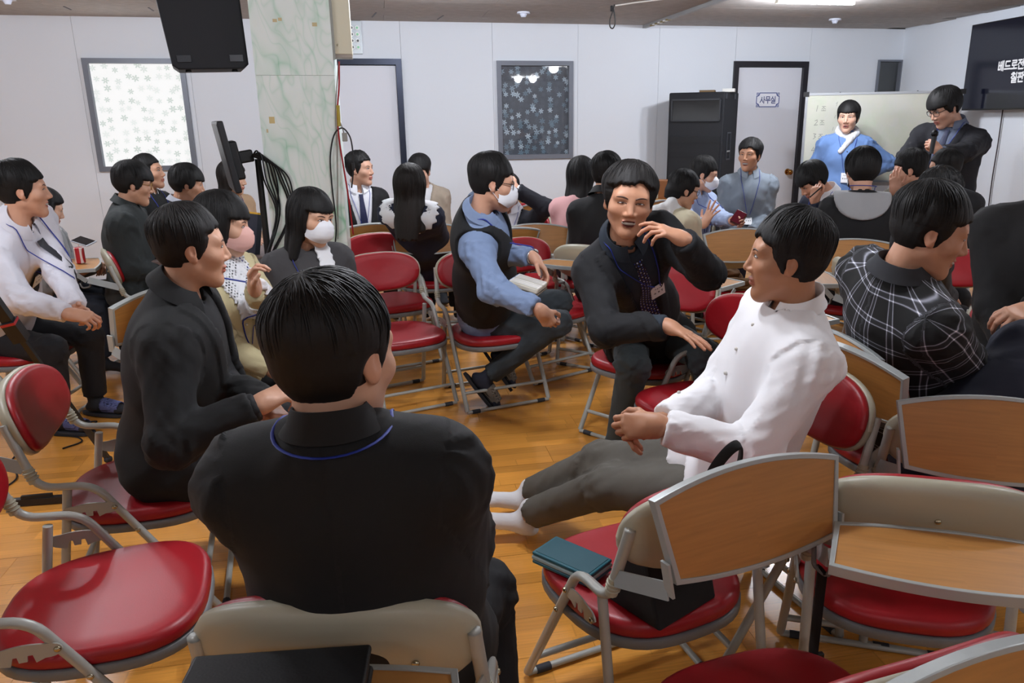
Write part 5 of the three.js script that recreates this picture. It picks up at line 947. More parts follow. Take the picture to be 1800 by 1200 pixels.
// --- standing pair at the whiteboard
person({ label: 'woman in blue shirt and white scarf standing at the whiteboard', female: true, bust: 1, stand: true, head: [1491, 206, 6.5], yaw: -26, hy: -42, hp: 2, hair: 'tied', hs: 0.95, skin: 0xd0a48c, mouth: 'talk', res: 0.011, s: 0.94, fine: true, lean: 0, top: { name: 'shirt', c: 0x6585b8, e: 0.03, fold: 0.008, hem: 0.06 }, collar: { c: 0x6585b8 }, lan: { drop: 0.36 }, bottom: { c: 0xbfb5a2, e: 0.02 }, buttons: { n: 4, step: 0.1, mat: darkBtn },
  arms: { L: { w: [0.19, 0.12, -0.04], pose: 'relax', e: [1, 0, -0.35], d: [-0.5, -0.5, 0.5], n: [-1, 0, 0] }, R: { w: [-0.24, -0.02, 0.06], e: [-0.4, 0, -1], d: [0, -1, 0.2], n: [1, 0, 0] } },
  extra: (c) => { const P = []; for (let i = 0; i <= 20; i++) { const a = i / 20 * 6.283; P.push(c.around(a, 0.078, 0.02 - 0.05 * Math.cos(a))); } const pr = []; for (let i = 0; i < 20; i++) pr.push(cap(P[i], P[i + 1], 0.026, 0.026, 0.02)); const f0 = c.front(0.02, -0.06), f1 = c.front(-0.06, -0.17), f2 = c.front(0.07, 0.0); pr.push(cap(f2, f0, 0.026, 0.026, 0.02), cap(f0, f1, 0.026, 0.022, 0.02)); const g = nets(uni(pr), bounds(pr), 0.008); displace(g, (x, y, z) => 0.006 * N3(x * 60, y * 40, z * 60)); mesh('scarf', g, whiteC, c.root); } });
person({ label: 'heavy man in dark suit and glasses standing with a microphone', stand: true, head: [1660, 189, 5.95], yaw: -55, hy: -90, hp: 26, hair: 'bowl', hs: 1.06, hw: 1.08, skin: 0xbd8b72, glasses: 'square', res: 0.011, s: 1.06, wide: 1.25, belly: 0.04, sw: 0.19, fine: true, hip: V(at(1672, 189, 5.95).x + 0.02, 0, at(1672, 189, 5.95).z - 0.06), top: { name: JK, c: 0x0f1018, e: 0.034, inner: 0x5a6478, vee: 0.42, v0: 0.02, v1: 0.07, lapel: 1, hem: 0.2, fold: 0.006 }, collar: { c: 0x667084 }, tie: { c: 0x1a2240, len: 0.34 }, lan: { drop: 0.3, badge: false }, bottom: { c: 0x101116 },
  arms: { L: { w: at(1652, 268, 5.62), pose: 'fist', d: [-0.5, 0.55, 0.2], n: [-0.6, -0.2, -0.5], e: [0.9, -0.7, -0.2] }, R: { w: at(1592, 300, 5.78), pose: 'relax', d: [0.1, -1, 0.3], n: [1, 0, 0], e: [-0.8, -0.2, -0.6] } },
  extra: (c) => { const p = at(1637, 270, 5.57), q = at(1643, 235, 5.55); const m = mesh('microphone', cylBetween(p, q, 0.014, 12, 0.018), black, c.root); mesh('microphone_head', sph(0.026, q.x, q.y, q.z, 1, 1.1, 1, 14), std(0x1a1a1c, 0.4, { metalness: 0.6 }), m); } });
// --- seated rows at right
person({ label: 'person in black and grey hooded top seen from behind at the whiteboard', head: [1515, 300, 4.85], yaw: 152, hy: 164, hp: 6, hair: 'bowl', hs: 1.0, skin: 0xc08c70, res: 0.011, s: 0.98, wide: 1.08, fine: true, mask: 'white', top: { name: JK, c: 0x0e0f12, e: 0.034, hem: 0.03 }, bottom: { c: 0x121317 }, lan: { badge: false, h: 0.05 },
  extra: (c) => { layer(c, 'hood', cl(0x9b9c9e, { knit: true }), 0.022, (x, y, z) => Math.max(Math.hypot(x * 0.8, (y + 0.02) * 0.95, z * 0.5) - 0.135, y - 0.02), 0.009, 0.02); } });
const pc24 = at(1515, 300, 4.85); chair(V(pc24.x, 0, pc24.z).addScaledVector(yawDir(165), -0.04), 148, 'up', 'folding chair under the person in the hooded top');
person({ label: 'man in olive jacket in profile raising a hand, in front of the suit', head: [1599, 298, 5.45], yaw: -50, hy: -128, hp: 12, hair: 'crop', hs: 0.99, skin: 0xb98064, res: 0.012, s: 0.95, fine: true, top: { name: JK, c: 0x4b4538, e: 0.028 }, collar: { c: 0x4b4538 }, bottom: { c: 0x121317 }, arms: { L: { w: at(1573, 335, 5.28), pose: 'relax', d: [-0.1, 0.9, 0.1], n: [0, 0, -1], e: [0.2, -1, 0.1] } } });
const pc26 = at(1599, 298, 5.45); chair(V(pc26.x + 0.0, 0, pc26.z), -50, 'none', 'folding chair under the man in the olive jacket');
person({ label: 'man with short dark hair facing left below the microphone', head: [1660, 296, 5.0], yaw: -30, hy: -138, hp: 8, hair: 'short', hs: 0.88, skin: 0xb57e5f, res: 0.014, s: 0.92, top: { name: JK, c: 0x16171b, e: 0.026 }, bottom: { c: 0x121317 } });
const pc27 = at(1660, 296, 5.0); chair(V(pc27.x + 0.04, 0, pc27.z - 0.03), -20, 'up', 'folding chair beside the legs of the standing man in the suit');
const c28 = atY(1488, 482, 0.745).addScaledVector(yawDir(75), 0.29);
person({ label: 'man with tousled black hair half hidden behind the plaid shirt', head: [1652, 346, 3.75], hip: hipOf(c28, 75, -0.02), yaw: 80, hy: 110, hp: 10, hair: 'spiky', hs: 0.98, skin: 0xb57e5f, res: 0.012, s: 0.98, fine: true, top: { name: JK, c: 0x14161c, e: 0.03 }, collar: { c: 0x14161c, gap: 40 }, bottom: { c: 0x121317 } });
chair(c28, 75, 'down', 'folding chair with red back beyond the plaid shoulder, under tousled hair');
person({ label: 'person in black coat cut off by the right edge of the picture', head: [1868, 300, 2.95], yaw: -40, hy: -60, hp: 10, hair: 'short', hs: 1.0, skin: 0xb57e5f, res: 0.012, s: 1.08, wide: 1.2, sw: 0.19, top: { name: 'coat', c: 0x0b0b0d, e: 0.04, hem: 0.2 }, bottom: { c: 0x0e0f12 }, lean: 0.1, legs: { L: { k: [0.11, -0.04, 0.36], a: [0.11, -0.4, 0.12] }, R: { k: [-0.11, -0.04, 0.36], a: [-0.11, -0.4, 0.12] } }, arms: { L: { w: at(1815, 545, 2.7), pose: 'hold' }, R: { w: [-0.05, 0.15, 0.3] } } });
const pc31 = at(1868, 300, 2.95); chair(V(pc31.x + 0.06, 0, pc31.z - 0.05), -40, 'none', 'folding chair under the person in the black coat at the right edge');
const c32 = atY(1755, 752, 0.81).addScaledVector(yawDir(152), 0.39);
chair(c32, 152, 'up', 'folding chair with large raised board at the right edge, behind the plaid shirt');
person({ label: 'person in navy jacket bent forward on the chair at the right edge', head: V(c32.x + 0.6, 0.86, c32.z - 0.12), yaw: 140, hy: 110, hp: 40, hair: 'short', hs: 1.0, skin: 0xb57e5f, res: 0.012, s: 1.05, wide: 1.2, hip: hipOf(c32, 152, 0.05), top: { name: JK, c: 0x10172c, e: 0.04, hem: 0.05 }, bottom: { c: 0x0f1424 } });
// --- more empty chairs
chair(seatAt(700, 585), 18, 'none', 'empty folding chair in the open, left of the masked man');
chair(seatAt(690, 528), 18, 'up', 'empty folding chair tucked behind another empty one near the pillar');
chair(seatAt(185, 1048), 97, 'up', 'empty folding chair cut off at the lower left corner');
const wc = chair(atY(1322, 872, 0.815).addScaledVector(yawDir(-166), 0.39), -166, 'up', 'folding chair in the foreground holding the teal wallet and black bag');
chair(seatFromBack(1655, 842, 154), 154, 'down', 'empty folding chair with lowered oak board at the lower right');
chair(seatFromBack(1660, 1155, -172), -172, 'up', 'folding chair cut off by the bottom edge at right');
const coatCh = chair(atY(1300, 428, 0.79).addScaledVector(yawDir(176), 0.39), 176, 'up', 'folding chair with raised board carrying the brown coat');
chair(atY(1672, 466, 0.73).addScaledVector(yawDir(-25), 0.29), -25, 'none', 'empty folding chair with red back facing left by the black coat');

// ------------------------------------------------------------------ pillar
const PZ = -4.9, PXL = atZ(456, 200, PZ).x, PXR = atZ(593, 200, PZ).x;
{
  const marble = dataTex(512, 1024, (u, v, x, y) => {
    const a = u * 1.0, b = v * 2.2;
    const w = N3(a * 3, b * 3, 2) * 0.9 + N3(a * 7, b * 7, 6) * 0.45;
    const v1 = Math.pow(1 - Math.abs(N3(a * 2.2 + w * 0.7, b * 4.2 + a * 3 + w * 0.5, 11)), 14), v2 = Math.pow(1 - Math.abs(N3(a * 5 + w, b * 7 + w * 0.8 + a * 2, 21)), 16) * 0.6;
    const patch = ss(-0.1, 0.5, N3(a * 2.5, b * 2.5, 31)); const k = Math.min(1, (v1 * 0.75 + v2) * (0.35 + 0.75 * patch)), soft = 0.1 * ss(0.0, 0.6, N3(a * 4, b * 5, 41)), warm = ss(0.15, 0.55, N3(a * 3 + 9, b * 5, 51)) * k;
    return [0.9 - 0.3 * k - soft * 0.6 + 0.1 * warm, 0.93 - 0.14 * k - soft * 0.35 + 0.03 * warm, 0.91 - 0.23 * k - soft * 0.5 - 0.08 * warm];
  }, true);
  const m = std(0xffffff, 0.3, { map: marble }), w = PXR - PXL, d = 0.44;
  const pil = struct('pillar', box(w - 0.01, CEIL, d - 0.01, 0, CEIL / 2, -d / 2), std(0xb9c4bd, 0.6)); pil.position.set(PXL + w / 2, 0, PZ);
  let y = 0; for (const h of [0.85, 0.98, 0.66]) { // marble sheets with joints
    const g = new THREE.BoxGeometry(w, h - 0.0015, d); const uv = g.attributes.uv, off = y * 0.21; for (let i = 0; i < uv.count; i++) uv.setXY(i, uv.getX(i), off + uv.getY(i) * h / 2.5);
    mesh('marble_panel', g.translate(0, y + h / 2, -d / 2), m, pil); y += h;
  }
  for (const [px, py, w2, h2, c] of [[478, 211, 9, 11, 0xcdb982], [483, 36, 7, 5, 0xc9b98f], [492, 34, 6, 5, 0xc9b98f], [553, 43, 8, 6, 0xc5b78c], [470, 230, 3, 6, 0xcbbd98]]) { const p = atZ(px, py, PZ); mesh('tape', box(w2 * 0.0034, h2 * 0.0034, 0.001, p.x - pil.position.x, p.y, 0.001), std(c, 0.7), pil); }
}
// ------------------------------------------------------------------ duct, control plate, cables at the pillar
{
  const cream = std(0xd3cdb4, 0.5), z0 = PZ - 0.12, a = atZ(597, 97, z0);
  const o = thing('cable_duct', 'cream metal cable duct on the right side of the marble pillar', 'duct');
  mesh('cover', rbox(0.105, CEIL - a.y, 0.16, 0.004, PXR + 0.058, (CEIL + a.y) / 2, z0), cream, o);
  mesh('end_plate', box(0.1, 0.02, 0.15, PXR + 0.058, a.y - 0.008, z0), std(0x9a8f84, 0.5), o);
  mesh('back_strip', box(0.016, CEIL - a.y + 0.03, 0.02, PXR + 0.006, (CEIL + a.y) / 2 - 0.015, z0 + 0.085), std(0x8b8a83, 0.4, { metalness: 0.5 }), o);
  for (const yy of [0.05, 0.3]) mesh('screw', sph(0.006, PXR + 0.03, a.y + yy, z0 + 0.082, 1, 1, 0.5, 8), boltMat, o);
  const p = atZ(622, 66, WALLZ), c = thing('control_plate', 'small metal plate with eight round lit buttons high on the wall', 'control panel');
  mesh('plate', rbox(0.15, 0.3, 0.02, 0.004, p.x, p.y, WALLZ + 0.01), std(0xb9c0c4, 0.35, { metalness: 0.5 }), c);
  for (let i = 0; i < 4; i++) for (const s of [-1, 1]) { const g = s > 0 && i !== 2; const b = mesh('button', cyl(0.021, 0.021, 0.012, 16).rotateX(Math.PI / 2).translate(p.x + s * 0.026 + 0.01, p.y + 0.085 - i * 0.058, WALLZ + 0.025), std(0xf4f7f6, 0.4), c); mesh('cap', cyl(0.011, 0.011, 0.012, 12).rotateX(Math.PI / 2).translate(p.x + s * 0.026 + 0.01, p.y + 0.085 - i * 0.058, WALLZ + 0.029), std(g ? 0x8fd8ab : 0x55595c, 0.4), b); }
  mesh('pipe', cyl(0.02, 0.02, CEIL - p.y - 0.14, 10, p.x - 0.03, (CEIL + p.y + 0.15) / 2, WALLZ + 0.022), cream, c);
  const line = (name, label, pts, r, mat) => { const t = thing(name, label, 'cable'); mesh('cord', sweep(new THREE.CatmullRomCurve3(pts, false, 'centripetal').getPoints(50), () => r, 6), mat, t); return t; };
  const q = (px, py) => atZ(px, py, PZ + 0.02), red = std(0xa01822, 0.5), blk = std(0x101012, 0.5), gry = std(0x8e8c84, 0.5);
  line('cable', 'red cable running down the right edge of the marble pillar', [q(596, 108), q(596, 150), q(593, 200), q(597, 250), q(605, 300), q(613, 350), q(621, 412)], 0.0055, red);
  const bc = line('cable', 'black cable looped over a hook on the marble pillar', [q(588, 440), q(591, 400), q(583, 320), q(581, 270), q(590, 232), q(602, 225), q(614, 238), q(620, 265), q(621, 300), q(618, 330)], 0.005, blk);
  const sw = q(621, 293); mesh('inline_switch', rbox(0.018, 0.045, 0.016, 0.004, sw.x, sw.y, sw.z), blk, bc);
  line('cable', 'thin grey cable hanging straight beside the red one', [q(595, 110), q(590, 200), q(593, 260), q(594, 420)], 0.0035, gry);
  const tc = line('cable', 'yellow tape-wrapped cable bundle on the pillar edge', [q(594, 185), q(595, 200), q(596, 222)], 0.011, std(0xb39d3c, 0.6));
  const sk = thing('wall_socket', 'small grey junction box hanging on the pillar cables', 'socket'), sp = q(606, 241); mesh('housing', rbox(0.03, 0.05, 0.02, 0.004, sp.x, sp.y, sp.z), gry, sk); mesh('cord', sweep([q(598, 215), q(603, 228), q(605, 236)], () => 0.004, 6), gry, sk);
}
// ------------------------------------------------------------------ speaker hung beside the pillar
const spkMat = std(0x0e1118, 0.7, { bumpMap: redBump, bumpScale: 0.0008 });
{
  const o = thing('hanging_speaker', 'black loudspeaker hung from the ceiling left of the marble pillar', 'speaker');
  const c = at(380, 55, 4.55); o.position.set(c.x, 0, c.z); o.rotation.set(0.0, 12 * D2R, 0.03);
  const yb = at(380, 118, 4.55).y; const h = CEIL - 0.03 - yb;
  const s = new THREE.Shape(); s.moveTo(-0.19, 0.02); s.lineTo(-0.165, 0); s.lineTo(0.18, 0); s.lineTo(0.205, 0.02); s.lineTo(0.205, h); s.lineTo(-0.235, h); s.closePath();
  mesh('cabinet', extrude(s, 0.34, 0.008, 4).translate(0, yb, -0.34), spkMat, o);
  mesh('handle', merge([box(0.12, 0.012, 0.02, -0.02, yb + h - 0.1, 0.012), box(0.012, 0.05, 0.02, -0.078, yb + h - 0.08, 0.012), box(0.012, 0.05, 0.02, 0.038, yb + h - 0.08, 0.012)]), std(0x23252b, 0.4), o);
  for (const x of [-0.13, 0.15]) { mesh('corner_plate', rbox(0.075, 0.04, 0.006, 0.002, x, yb + 0.05, 0.011), std(0x22252c, 0.4), o); mesh('foot', cyl(0.014, 0.018, 0.018, 10, x * 0.9, yb - 0.012, -0.05), black, o); }
  mesh('bracket', box(0.05, 0.05, 0.06, 0, CEIL - 0.015, -0.17), std(0x303236, 0.5), o);
}
// ------------------------------------------------------------------ desk with monitor
{
  const dc = atY(250, 462, 0.72); // near left corner of the desk top
  const o = thing('desk', 'dark desk with red-brown side left of the marble pillar', 'desk');
  const x0 = dc.x - 0.05, x1 = PXL - 0.03, z1 = dc.z + 0.05, z0 = z1 - 0.5, cx = (x0 + x1) / 2, cz = (z0 + z1) / 2;
  mesh('desk_top', rbox(x1 - x0, 0.035, z1 - z0, 0.008, cx, 0.72, cz), std(0x6b5a56, 0.4), o);
  mesh('side_panel', box(0.03, 0.7, z1 - z0 - 0.04, x0 + 0.03, 0.352, cz), std(0x7a2f22, 0.5), o); mesh('side_panel', box(0.03, 0.7, z1 - z0 - 0.04, x1 - 0.03, 0.352, cz), std(0x7a2f22, 0.5), o); mesh('back_panel', box(x1 - x0 - 0.1, 0.5, 0.02, cx, 0.45, z0 + 0.05), std(0x7a2f22, 0.5), o);
  const ph = thing('phone', 'black phone lying on the near corner of the dark desk', 'phone'); mesh('case', rbox(0.15, 0.01, 0.07, 0.003, x0 + 0.1, 0.7435, z1 - 0.1), black, ph);
  // monitor seen edge-on
  const m = thing('monitor', 'black flat monitor seen edge-on on a stand left of the pillar', 'monitor');
  const a = at(388, 216, 4.55), b = at(414, 336, 4.55); const mid = a.clone().add(b).multiplyScalar(0.5), len = a.distanceTo(b) * 1.0;
  m.position.set(mid.x, mid.y, mid.z); const rz = Math.atan2(a.x - b.x, a.y - b.y);
  const g = new THREE.Group(); m.rotation.set(0, 14 * D2R, -rz);
  mesh('screen_panel', rbox(0.035, len, 0.5, 0.008, 0, 0, -0.14), std(0x15171c, 0.45), m); mesh('screen', box(0.002, len - 0.03, 0.47, -0.0185, 0, -0.14), std(0x0a0b0e, 0.5), m);
  mesh('back_hub', rbox(0.05, len * 0.55, 0.2, 0.012, 0.042, -0.03, -0.12), std(0x121318, 0.5), m); mesh('arm', rbox(0.09, 0.07, 0.07, 0.01, 0.1, -0.02, -0.12), black, m);
  const st = mid.clone().add(V(0.12, -0.02, -0.14)); const pole = mesh('pole', cyl(0.018, 0.018, st.y - 0.74, 12), black, null); const stand = thing('monitor_stand', 'black upright stand carrying the monitor over the desk', 'stand'); mesh('pole', cyl(0.018, 0.02, st.y - 0.745, 12, st.x + 0.02, (st.y + 0.745) / 2, st.z), black, stand); mesh('base', cyl(0.1, 0.11, 0.014, 20, st.x + 0.02, 0.7455, st.z), black, stand);
  for (let i = 0; i < 9; i++) { // cables falling from the monitor
    const t = thing('cable', 'black cable hanging in the bunch behind the monitor stand', 'cable', 'black cables behind the monitor'); const x = st.x + 0.03 + i * 0.014, e = V(PXL - 0.06 + i * 0.004, 0.75, st.z + 0.05 + (i % 3) * 0.03);
    mesh('cord', sweep(new THREE.CatmullRomCurve3([V(st.x + 0.0, st.y + 0.02, st.z + 0.06), V(x, st.y + 0.05 - i * 0.012, st.z + 0.07), V(x + 0.02 + i * 0.004, st.y - 0.12, st.z + 0.06 + rr(-0.02, 0.02)), V(x + 0.05 + rr(-0.03, 0.03), (st.y + 0.75) / 2, st.z + 0.06 + rr(-0.02, 0.03)), e], false, 'centripetal').getPoints(30), () => 0.005, 6), std(0x0e0f12, 0.5), t);
  }
  // picture box on the desk
  const bx = thing('printed_box', 'blue printed box with yellow rim leaning on the dark desk', 'box'), p0 = atZ(440, 420, z1 - 0.14); bx.position.set(p0.x, 0.7385, p0.z); bx.rotation.set(0, 40 * D2R, -0.2);
  const bt = canvasTex(96, 192, (g2, w, h) => { g2.fillStyle = '#3d57b8'; g2.fillRect(0, 0, w, h); g2.fillStyle = '#27336e'; g2.fillRect(0, 0, w, 70); g2.fillStyle = '#b05a7a'; g2.beginPath(); g2.arc(34, 48, 18, 0, 7); g2.fill(); g2.fillStyle = '#6fa03c'; g2.fillRect(50, 70, 30, 12); g2.fillRect(56, 90, 26, 8); g2.fillStyle = '#6d8ede'; for (let i = 0; i < 40; i++) g2.fillRect((i * 37) % w, 95 + (i * 23) % 60, 8, 3); g2.fillStyle = '#d9dce6'; g2.fillRect(0, 160, w, 32); });
  mesh('carton', box(0.035, 0.26, 0.13, 0, 0.13, 0), std(0x1c2030, 0.6), bx); mesh('print', new THREE.PlaneGeometry(0.125, 0.25).rotateY(Math.PI / 2).translate(0.0185, 0.13, 0), std(0xffffff, 0.5, { map: bt }), bx); mesh('rim', box(0.038, 0.012, 0.134, 0, 0.264, 0), std(0xd0a028, 0.6), bx);
}
// ------------------------------------------------------------------ ceiling fittings
for (const [px, py, l] of [[920, 24, 'white round smoke detector on the ceiling before the flowered window'], [1468, 36, 'white round smoke detector on the ceiling near the whiteboard'], [12, 0, 'white round smoke detector at the upper left corner']]) {
  const p = atY(px, py - 3, CEIL), o = thing('smoke_detector', l, 'smoke detector'); mesh('base', cyl(0.055, 0.06, 0.014, 24, p.x, CEIL - 0.007, p.z), std(0xdde2ee, 0.5), o); mesh('head', cyl(0.034, 0.02, 0.03, 20, p.x, CEIL - 0.028, p.z), std(0xcfd6e6, 0.5), o);
}
{
  const p = atY(1080, 6, CEIL), o = thing('ceiling_cable', 'dark cable tied in a loop hanging from the ceiling', 'cable');
  const q = (px, py) => { const d = atZ(px, py, p.z); return d; };
  mesh('loop', sweep(new THREE.CatmullRomCurve3([q(1080, 8), q(1077, 20), q(1072, 36), q(1073, 48), q(1077, 50), q(1081, 42), q(1080, 26), q(1078, 14)], false, 'centripetal').getPoints(40), () => 0.0055, 6), std(0x23211d, 0.6), o);
  const a = q(1075, 15); mesh('plug', rbox(0.02, 0.045, 0.02, 0.004, a.x, a.y, a.z), black, o);
  mesh('lead', sweep([q(1082, 10), V(p.x + 0.15, CEIL - 0.006, p.z + 0.12), V(p.x + 0.45, CEIL - 0.006, p.z + 0.5)], () => 0.006, 6), std(0xd9d7d0, 0.6), o);
}
// ------------------------------------------------------------------ tall speaker by the door
{
  const o = thing('tall_speaker', 'tall black loudspeaker cabinet standing by the black-framed door', 'speaker');
  const fl = atZ(1173, 250, -7.72), th = 42 * D2R, top = at(1225, 161, 6.75).y; // turned towards the room
  const w = 0.58, D = 0.45, ang = -th; o.position.set(fl.x, 0, fl.z); o.rotation.y = ang;
  mesh('cabinet', rbox(w, top, D, 0.015, w / 2, top / 2, -D / 2), spkMat, o);
  mesh('grille', rbox(w - 0.05, top * 0.62, 0.012, 0.004, w / 2, top * 0.46, 0.004), std(0x14161a, 0.8, { bumpMap: dataTex(64, 64, (u, v, x, y) => (y % 8 < 4 ? 0.2 : 0.8)), bumpScale: 0.003 }), o);
  const hy = top - 0.17, hw = w - 0.08; // horn: recessed funnel
  const rim = merge([box(hw, 0.016, 0.02, w / 2, hy + 0.1, 0.008), box(hw, 0.016, 0.02, w / 2, hy - 0.1, 0.008), box(0.016, 0.2, 0.02, w / 2 - hw / 2, hy, 0.008), box(0.016, 0.2, 0.02, w / 2 + hw / 2, hy, 0.008)]);
  const hn = mesh('horn', rim, std(0x1a1d23, 0.5), o);
  const P = [[hw / 2, 0.095], [hw * 0.3, 0.04]], q4 = (i, z) => [[-P[i][0], -P[i][1]], [P[i][0], -P[i][1]], [P[i][0], P[i][1]], [-P[i][0], P[i][1]]].map(([x, y]) => [w / 2 + x + (i ? 0.03 : 0), hy + y, z]);
  const A = q4(0, 0.012), B = q4(1, 0.001), pos = [], id = []; [...A, ...B].forEach(v => pos.push(...v)); for (let i = 0; i < 4; i++) { const j = (i + 1) % 4; id.push(i, j, i + 4, j, j + 4, i + 4); } id.push(4, 5, 6, 4, 6, 7);
  const fg = new THREE.BufferGeometry(); fg.setAttribute('position', new THREE.Float32BufferAttribute(pos, 3)); fg.setIndex(id); fg.computeVertexNormals(); mesh('funnel', fg.toNonIndexed(), std(0x08090b, 0.5), hn);
  const hd = mesh('handle', merge([box(0.006, 0.27, 0.014, w + 0.003, top - 0.52, -0.13), box(0.006, 0.27, 0.014, w + 0.003, top - 0.52, -0.24), box(0.006, 0.014, 0.12, w + 0.003, top - 0.39, -0.185), box(0.006, 0.014, 0.12, w + 0.003, top - 0.65, -0.185)]), std(0x3a3e46, 0.35, { metalness: 0.4 }), o); mesh('grip', box(0.006, 0.014, 0.1, w + 0.004, top - 0.57, -0.185), std(0x9b9c9a, 0.4), hd);
  for (const z of [-0.04, -0.32]) mesh('corner_plate', rbox(0.006, 0.05, 0.05, 0.002, w + 0.002, top - 0.04, z), std(0x23262c, 0.45), o);
  const lay = (name, label, cat, dx, dz, sx, sy, sz, mat) => { const t = thing(name, label, cat), v = V(dx, top + sy / 2 + 0.001, dz).applyAxisAngle(AY, ang).add(o.position); const m = mesh('slab', rbox(sx, sy, sz, 0.003), mat, t); m.position.copy(v); m.rotation.y = ang + 0.2; return v; };
  lay('wooden_tray', 'thin wooden board lying on the tall speaker', 'board', w * 0.62, -0.12, 0.15, 0.02, 0.1, std(0x6b5434, 0.6)); lay('paper_stack', 'small white stack of paper on the tall speaker', 'paper', w * 0.95, -0.2, 0.12, 0.032, 0.09, std(0xd9d8d2, 0.7));
}
{ // wooden box speaker on a cabinet
  const p = at(1163, 349, 6.35), o = thing('shelf_speaker', 'small wooden loudspeaker with dark front left of the tall speaker', 'speaker'), oak = std(0x8a5428, 0.5); o.position.set(p.x, p.y, p.z - 0.1); o.rotation.y = -22 * D2R;
  mesh('cabinet', rbox(0.19, 0.155, 0.2, 0.005, 0, 0.078, 0), oak, o); mesh('front_frame', box(0.1, 0.15, 0.012, -0.045, 0.077, 0.102), std(0xb8b19a, 0.6), o); mesh('grille', box(0.065, 0.1, 0.012, -0.045, 0.075, 0.107), black, o);
  const t = thing('side_cabinet', 'low wooden cabinet carrying the small wooden loudspeaker', 'cabinet'); t.position.set(p.x, 0, p.z - 0.1); t.rotation.y = -22 * D2R; mesh('top_board', rbox(0.34, 0.02, 0.3, 0.004, 0, p.y - 0.011, 0), oakMat, t); mesh('body', box(0.31, p.y - 0.03, 0.27, 0, (p.y - 0.025) / 2, 0), std(0x8a6a42, 0.6), t); mesh('door', box(0.29, p.y - 0.09, 0.012, 0, (p.y - 0.03) / 2, 0.14), oakMat, t);
}
// ------------------------------------------------------------------ whiteboard
{
  const TL = at(1418, 172, 6.75), TR = at(1692, 156, 6.55); TL.y = TR.y = (TL.y + TR.y) / 2; const by = TL.y, w = TL.distanceTo(TR), h = 0.82, o = thing('whiteboard', 'large whiteboard on a wheeled frame with faint handwriting', 'whiteboard'); o.position.copy(TL); o.rotation.set(0, Math.atan2(-(TR.z - TL.z), TR.x - TL.x), 0.006);
  const tx = canvasTex(1024, 512, (g, W, H) => {
    g.fillStyle = '#c9c9bb'; g.fillRect(0, 0, W, H); g.globalAlpha = 0.5; for (let i = 0; i < 400; i++) { const x = rnd() * W, y = rnd() * H, r = 30 + rnd() * 80; g.fillStyle = rnd() > 0.5 ? 'rgba(214,214,204,0.10)' : 'rgba(180,182,170,0.10)'; g.beginPath(); g.ellipse(x, y, r, r * 0.5, rnd() * 3, 0, 7); g.fill(); } g.globalAlpha = 1;
    g.strokeStyle = '#8b8d84'; g.lineWidth = 4; g.lineCap = 'round'; const L = (p) => { g.beginPath(); p.forEach(([a, b], i) => g[i ? 'lineTo' : 'moveTo'](a, b)); g.stroke(); };
    const dig = [[[[10, 0], [4, 34]]], [[[2, 8], [16, 2], [18, 14], [0, 34], [22, 32]]], [[[2, 2], [18, 4], [8, 16], [18, 22], [2, 34]]], [[[14, 0], [0, 22], [24, 20]], [[18, 8], [14, 36]]], [[[18, 2], [6, 2], [4, 14], [16, 18], [12, 32], [0, 32]]]];
    dig.forEach((d, i) => { g.save(); g.translate(60 - i * 3, 58 + i * 84); d.forEach(L); g.translate(36, 0); hangul(g, ['JO'], 0, 2, 34, 34, 3.5, '#8b8d84'); g.restore(); });
    g.strokeStyle = '#a2a49a'; L([[196, 48], [206, 40], [200, 62]]); L([[200, 118], [194, 134]]); L([[192, 190], [188, 208]]);
  });
  mesh('board', box(w, h, 0.018, w / 2, -h / 2, 0), std(0xc9c9bb, 0.4), o); mesh('writing_surface', new THREE.PlaneGeometry(w - 0.03, h - 0.03).translate(w / 2, -h / 2, 0.0096), phys(0xffffff, 0.35, { map: tx }), o);
  const alu = std(0xb7bbbf, 0.35, { metalness: 0.6 }); mesh('frame_bar', box(w + 0.02, 0.022, 0.03, w / 2, 0.0, 0), alu, o); mesh('frame_bar', box(w + 0.02, 0.022, 0.03, w / 2, -h, 0), alu, o); mesh('frame_bar', box(0.022, h, 0.03, 0, -h / 2, 0), alu, o); mesh('frame_bar', box(0.022, h, 0.03, w, -h / 2, 0), alu, o);
  mesh('corner_cap', box(0.05, 0.045, 0.035, -0.005, 0.0, 0), black, o); mesh('corner_cap', box(0.05, 0.045, 0.035, w + 0.005, 0.0, 0), black, o);
  mesh('pen_tray', box(w * 0.5, 0.03, 0.07, w / 2, -h - 0.02, 0.04), alu, o);
  for (const x of [0.03, w - 0.03]) { mesh('leg', box(0.03, by - h - 0.02, 0.03, x, -h - (by - h) / 2, 0), alu, o); mesh('foot', box(0.03, 0.03, 0.45, x, -by + 0.016, 0), alu, o); }
  for (const t of [0.22, 0.45, 0.72]) mesh('rivet', sph(0.008, w * t, 0.012, 0.005, 1, 0.6, 1, 8), darkTrim, o);
  // pen on the tray
  const pn0 = thing('marker', 'dark marker lying on the tray of the whiteboard', 'marker'), v = V(w * 0.42, -h + 0.004, 0.05).applyEuler(o.rotation).add(TL); mesh('barrel', cyl(0.007, 0.007, 0.12, 10).rotateZ(Math.PI / 2).translate(v.x, v.y, v.z), black, pn0);
}
